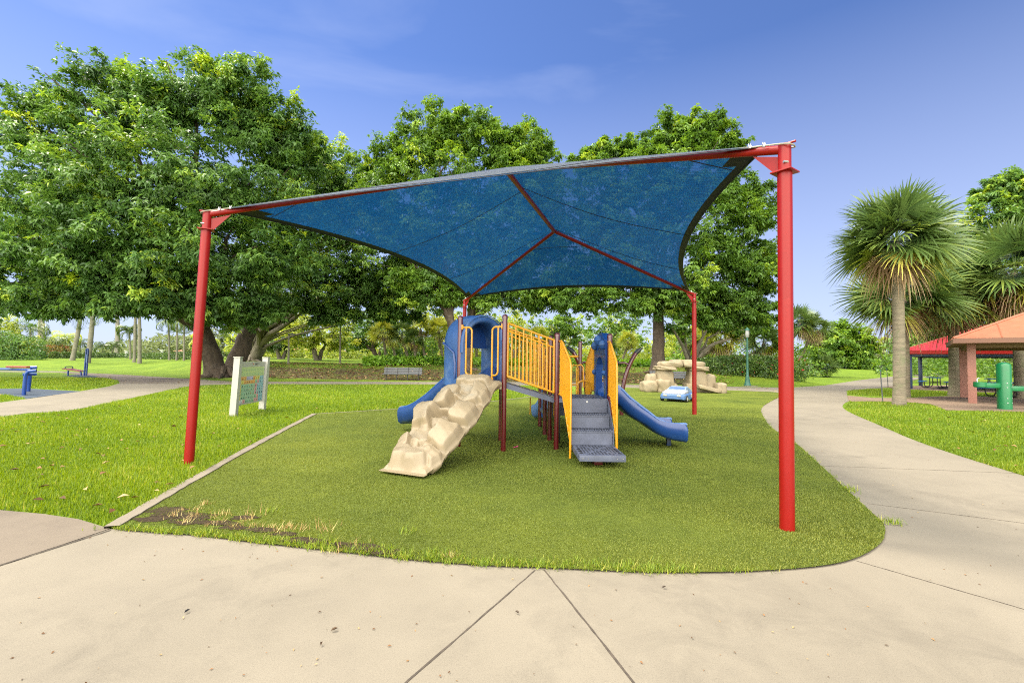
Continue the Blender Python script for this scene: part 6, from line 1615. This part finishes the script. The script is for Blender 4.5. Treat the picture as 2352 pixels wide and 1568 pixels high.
# park signs on the white palm trunk
gp_ = GT(93, 819.5); sg = thing('park_sign', AT(93, 800, gp_.y-.9), 'small white sign with teal panel fixed to the white palm trunk', 'sign')
def plate(x0, x1, y0, y1, D_, mat, name, parent):
    a = AT(x0, y1, D_); b = AT(x1, y0, D_); mb = MB(); mb.box(((a.x+b.x)/2, D_, (a.z+b.z)/2), (b.x-a.x, .04, b.z-a.z)); return mb.build(name, mat, parent)
plate(89, 98, 792.5, 814, gp_.y-.9, 'sign_white', 'panel', sg); plate(88, 99, 785, 790.5, gp_.y-.9, 'sign_teal', 'header', sg)
mb = MB()
for k in range(6):
    a = AT(91, 797+k*2.6, gp_.y-.93); b = AT(96, 797+k*2.6, gp_.y-.93); mb.box(((a.x+b.x)/2, gp_.y-.925, a.z), (b.x-a.x, .01, .06))
mb.build('notice_lines', 'ink', sg)
mb = MB(); a = AT(93.5, 816, gp_.y-.88); mb.tube([V3(a.x, a.y, float(terr(a.x, a.y))-.1), AT(93.5, 790, gp_.y-.86)], .05, 6); mb.build('pole', 'bench_grey', sg)
# pale lamp poles beyond the bank
for (bx, by, ty, lb) in ((662.5, 836.5, 768, 'slim pale grey pole left of the open branched tree'), (781, 834.5, 742, 'slim pale grey pole right of the open branched tree')):
    g = GT(bx, by); lp_ = thing('light_pole', g, lb, 'light pole', 'pale poles beyond the bank'); mb = MB(); top = AT(bx+.8, ty, g.y); mb.tube([g-V3(0, 0, .1), top], [.09, .06], 10); mb.build('pole', 'royal_bark', lp_)
    mb = MB(); mb.box(top+V3(.25, 0, .03), (.6, .22, .12), 0, .03); mb.build('lamp_head', 'bench_grey', lp_)
# houses far behind
def house(name, label, x0, x1, ybase, ywall, yroof, D_, wall, roof, depth=10, wins=4):
    a = AT(x0, ybase, D_); b = AT(x1, ybase, D_); zw = AT(x0, ywall, D_).z; zr = AT((x0+x1)/2, yroof, D_).z; zb = min(a.z, float(terr(a.x, D_)))-.5
    t = thing(name, ((a.x+b.x)/2, D_+depth/2, zb), label, 'house', None)
    mb = MB(); mb.box(((a.x+b.x)/2, D_+depth/2, (zb+zw)/2), (b.x-a.x, depth, zw-zb)); w = mb.build('wall', wall, t)
    ov = .7; c = [V3(a.x-ov, D_-ov, zw), V3(b.x+ov, D_-ov, zw), V3(b.x+ov, D_+depth+ov, zw), V3(a.x-ov, D_+depth+ov, zw)]
    hw_ = min((b.x-a.x)/2, depth/2)*.95; r0 = V3(a.x+hw_, D_+depth/2, zr); r1 = V3(b.x-hw_, D_+depth/2, zr)
    mb = MB(); mb.add(c+[r0, r1], [(0, 1, 5, 4), (1, 2, 5), (2, 3, 4, 5), (3, 0, 4), (0, 3, 2, 1)]); mb.build('roof', roof, t, flat=True)
    for k in range(wins):
        x = a.x+(b.x-a.x)*(k+.5)/wins; mb = MB(); mb.box((x, D_-.01, (zw+max(zb, .5))/2+.3), ((b.x-a.x)/wins*.4, .08, (zw-max(zb, .5))*.5)); mb.build('window', 'window_dark', t)
    return t
house('house', 'far pale house with orange tiled roof left of the forked trunk', 405, 480, 822, 806, 795, 150, 'house_wall', 'tile_roof', 12, 3)
house('house', 'far grey roofed house behind the slender palms', 378, 408, 820, 806, 797, 170, 'pool_wall', 'bench_grey', 12, 2)
house('house', 'cream house with dark windows beyond the open branched tree', 660, 745, 826, 803, 792, 95, 'house_wall', 'tile_roof', 12, 4)
house('house', 'red tiled roof house behind the fan palms over the left bench', 900, 1010, 827, 813, 794, 92, 'house_wall', 'tile_roof', 12, 4)
house('pool_house', 'small cream pool building with tower at the end of the right lawn', 1890, 1922, 849, 832, 830.5, 118, 'pool_wall', 'pool_wall', 8, 2)
g = AT(1931, 848, 117.5); tw = thing('pump_tower', (g.x, g.y, 0), 'white open top tower beside the small pool building', 'tower'); mb = MB(); z1 = AT(1931, 821, 117.5).z; z0 = AT(1931, 829, 117.5).z
mb.box((g.x, g.y+1, z0/2), (1.2, 1.2, z0)); mb.build('shaft', 'pool_wall', tw); mb = MB(); mb.box((g.x, g.y+1, (z0+z1)/2+.06), (.95, .95, z1-z0)); mb.build('cage', 'sign_white', tw)
house('house', 'long low red roofed pavilion behind the pool fence', 1968, 2030, 843, 836, 827.5, 140, 'pool_wall', 'tile_roof', 10, 5)
pf = thing('pool_fence', AT(1960, 848, 116), 'pale metal pool fence at the end of the right lawn', 'fence'); mb = MB()
a = AT(1935, 848, 116); b = AT(2010, 848, 116)
for k in range(40):
    p = a.lerp(b, k/39); mb.box((p.x, 116, .75), (.05, .05, 1.5))
rails = MB(); rails.box(((a.x+b.x)/2, 116, 1.45), (b.x-a.x, .04, .06)); rails.box(((a.x+b.x)/2, 116, .25), (b.x-a.x, .04, .06))
mb.build_each('picket', 'sign_white', pf); rails.build_each('rail', 'sign_white', pf)
mb = MB(); cz = AT(1970, 834, 122).z; mb.box((AT(1965, 834, 122).x, 124, cz), (14, 5, .3)); roofp = mb.build('pool_canopy', 'sign_white', pf)
sheet('pool_deck', [V3(a.x-8, 113, 0), V3(b.x+2, 113, 0), V3(b.x+6, 150, 0), V3(a.x-8, 150, 0)], .03, 'concrete')
# white stone urn pedestals by the low hedge
for k, (x, lb) in enumerate(((290, 'white stone urn pedestal at the gap in the low hedge'), (372, 'white stone urn pedestal left of the slender palms'))):
    g = GT(x, 824); t = thing('stone_urn', g, lb, 'pedestal', 'white urns by the hedge'); mb = MB(); mb.lathe(g, [(.34, -.1), (.34, .12), (.24, .2), (.24, 1.0), (.34, 1.06), (.34, 1.15)], 12); mb.build('pedestal', 'sign_white', t)
    mb = MB(); mb.lathe(g, [(.14, 1.15), (.2, 1.25), (.42, 1.5), (.46, 1.62), (.36, 1.62)], 14); mb.build('bowl', 'sign_white', t)
# far tree line around the horizon, one mass
r_ = np.random.default_rng(77); bx_ = []
for px in range(-500, 3000, 26):
    D_ = 190+30*sin(px*.011); p = AT(px, 820, D_); h = (3.2+1.2*sin(px*.021)+.8*sin(px*.067)); bx_.append(((p.x, D_, h*.7), (7.5, 4, h)))
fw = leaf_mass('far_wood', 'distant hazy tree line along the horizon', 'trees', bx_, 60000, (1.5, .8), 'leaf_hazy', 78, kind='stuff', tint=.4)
bx2 = []
for px in range(560, 1640, 36):
    D_ = 84+6*sin(px*.03); p = AT(px, 820, D_); h = 2.6+1.2*sin(px*.05)+.6*sin(px*.13); z = float(terr(p.x, D_)); bx2.append(((p.x, D_, z+h*.8), (2.6, 2, h)))
leaf_mass('far_shrubs', 'mixed green undergrowth beyond the bank', 'shrubs', bx2, 26000, (.6, .3), 'leaf_pale', 79, kind='stuff', tint=.42)
bx3 = []
for px in range(1560, 1880, 30):
    D_ = 62+4*sin(px*.05); p = AT(px, 826, D_); h = 2.0+.9*sin(px*.06); bx3.append(((p.x, D_, h*.7), (2, 2, h)))
for px in range(2060, 2700, 40):
    D_ = 70+4*sin(px*.05); p = AT(px, 826, D_); h = 3.0+1.3*sin(px*.06); bx3.append(((p.x, D_, h*.7), (3, 2, h)))
leaf_mass('lawn_thicket', 'dark thicket behind the hedge and the shelters', 'shrubs', bx3, 16000, (.55, .28), 'leaf_bright', 80, kind='stuff', tint=.45)
# lake glimpsed beyond the left lawn
w_ = MB(); w_.add([V3(-190, 96, .86), V3(-58, 96, .86), V3(-90, 184, .86), V3(-300, 184, .86)], [(0, 1, 2, 3)]); wo = w_.build('lake_water', 'water_grey', None, flat=True); wo['kind'] = 'structure'

# ================================================================== LIGHT, SKY, CAMERA
SUN_EL, SUN_AZ = radians(60), radians(-62)      # azimuth measured from +Y, clockwise positive
world = bpy.data.worlds.new('World'); scn.world = world; world.use_nodes = True
nt = world.node_tree; nt.nodes.clear(); L = nt.links
wo_ = N(nt, 'ShaderNodeOutputWorld'); bg = N(nt, 'ShaderNodeBackground', ins={'Strength': .06}); L.new(bg.outputs[0], wo_.inputs[0])
sky = N(nt, 'ShaderNodeTexSky'); sky.sky_type = 'NISHITA'; sky.sun_disc = False; sky.sun_elevation = SUN_EL; sky.sun_rotation = SUN_AZ
sky.air_density = 1.0; sky.dust_density = .15; sky.ozone_density = 2.5; sky.altitude = 0
tc = N(nt, 'ShaderNodeTexCoord'); mp = N(nt, 'ShaderNodeMapping'); mp.inputs['Scale'].default_value = (1.1, 1.1, 3.4); mp.inputs['Rotation'].default_value = (0, .35, .3); L.new(tc.outputs['Generated'], mp.inputs[0])
cn1 = N(nt, 'ShaderNodeTexNoise', ins={'Scale': 1.7, 'Detail': 7.0, 'Roughness': .52, 'Distortion': .5}); L.new(mp.outputs[0], cn1.inputs['Vector'])
cr = ramp(nt, [(.48, (0, 0, 0)), (.85, (.4, .4, .4))]); L.new(cn1.outputs['Fac'], cr.inputs[0])
sx = N(nt, 'ShaderNodeSeparateXYZ'); L.new(tc.outputs['Generated'], sx.inputs[0])
hz = N(nt, 'ShaderNodeMapRange', ins={'From Min': .0, 'From Max': .55, 'To Min': .85, 'To Max': .0}); L.new(sx.outputs['Z'], hz.inputs[0])
mxa = N(nt, 'ShaderNodeMath', operation='MAXIMUM'); L.new(cr.outputs[0], mxa.inputs[0]); L.new(hz.outputs[0], mxa.inputs[1])
tint = N(nt, 'ShaderNodeMix', data_type='RGBA', blend_type='MULTIPLY', ins={0: 1.0}); L.new(sky.outputs[0], tint.inputs[6]); tint.inputs[7].default_value = (.47, .535, .74, 1)
cm0 = N(nt, 'ShaderNodeMix', data_type='RGBA'); L.new(mxa.outputs[0], cm0.inputs[0]); L.new(tint.outputs[2], cm0.inputs[6]); cm0.inputs[7].default_value = (3.2, 3.6, 4.95, 1)
# bright cloud bank added out of view, overhead and behind the viewpoint, for fill light
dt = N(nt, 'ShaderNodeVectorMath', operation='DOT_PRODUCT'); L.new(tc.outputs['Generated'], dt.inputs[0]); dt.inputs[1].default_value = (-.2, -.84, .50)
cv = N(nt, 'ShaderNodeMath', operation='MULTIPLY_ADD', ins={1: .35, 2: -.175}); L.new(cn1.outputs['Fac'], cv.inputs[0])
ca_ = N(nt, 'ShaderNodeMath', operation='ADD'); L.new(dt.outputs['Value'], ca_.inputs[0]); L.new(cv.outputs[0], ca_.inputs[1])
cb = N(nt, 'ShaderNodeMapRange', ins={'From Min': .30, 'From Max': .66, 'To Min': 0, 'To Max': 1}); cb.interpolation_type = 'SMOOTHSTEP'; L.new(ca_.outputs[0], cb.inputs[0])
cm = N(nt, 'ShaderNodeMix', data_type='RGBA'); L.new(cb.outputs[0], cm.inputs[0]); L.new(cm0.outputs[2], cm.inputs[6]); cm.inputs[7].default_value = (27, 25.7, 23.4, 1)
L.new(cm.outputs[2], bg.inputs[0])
sl_ = bpy.data.lights.new('sun', 'SUN'); sl_.energy = 1.35; sl_.angle = radians(14); sl_.color = (1, .92, .78)
so = bpy.data.objects.new('sun', sl_); COL.objects.link(so)
sd = V3(sin(SUN_AZ)*cos(SUN_EL), cos(SUN_AZ)*cos(SUN_EL), sin(SUN_EL)); so.rotation_euler = (-sd).to_track_quat('-Z', 'Y').to_euler()
cam_d = bpy.data.cameras.new('camera'); cam = bpy.data.objects.new('camera', cam_d); COL.objects.link(cam); scn.camera = cam
cam_d.sensor_fit = 'HORIZONTAL'; cam_d.sensor_width = 36; cam_d.lens = 36*FPX/2352; cam_d.clip_end = 3000; cam_d.clip_start = .05
cam.matrix_world = Matrix.Translation((0, 0, CZ)) @ CAM_ROT.to_4x4()
scn.view_settings.view_transform = 'Standard'; scn.view_settings.look = 'None'; scn.view_settings.gamma = 1; scn.view_settings.exposure = 1.95
scn.view_settings.use_curve_mapping = False
scn.render.engine = 'CYCLES'; cy = scn.cycles
cy.max_bounces = 8; cy.diffuse_bounces = 3; cy.glossy_bounces = 3; cy.transmission_bounces = 4; cy.transparent_max_bounces = 12; cy.caustics_reflective = False; cy.caustics_refractive = False
cy.use_denoising = False; cy.filter_width = 1.1
for o in list(COL.objects):
    for k in ('_off', '_local'):
        if k in o: del o[k]
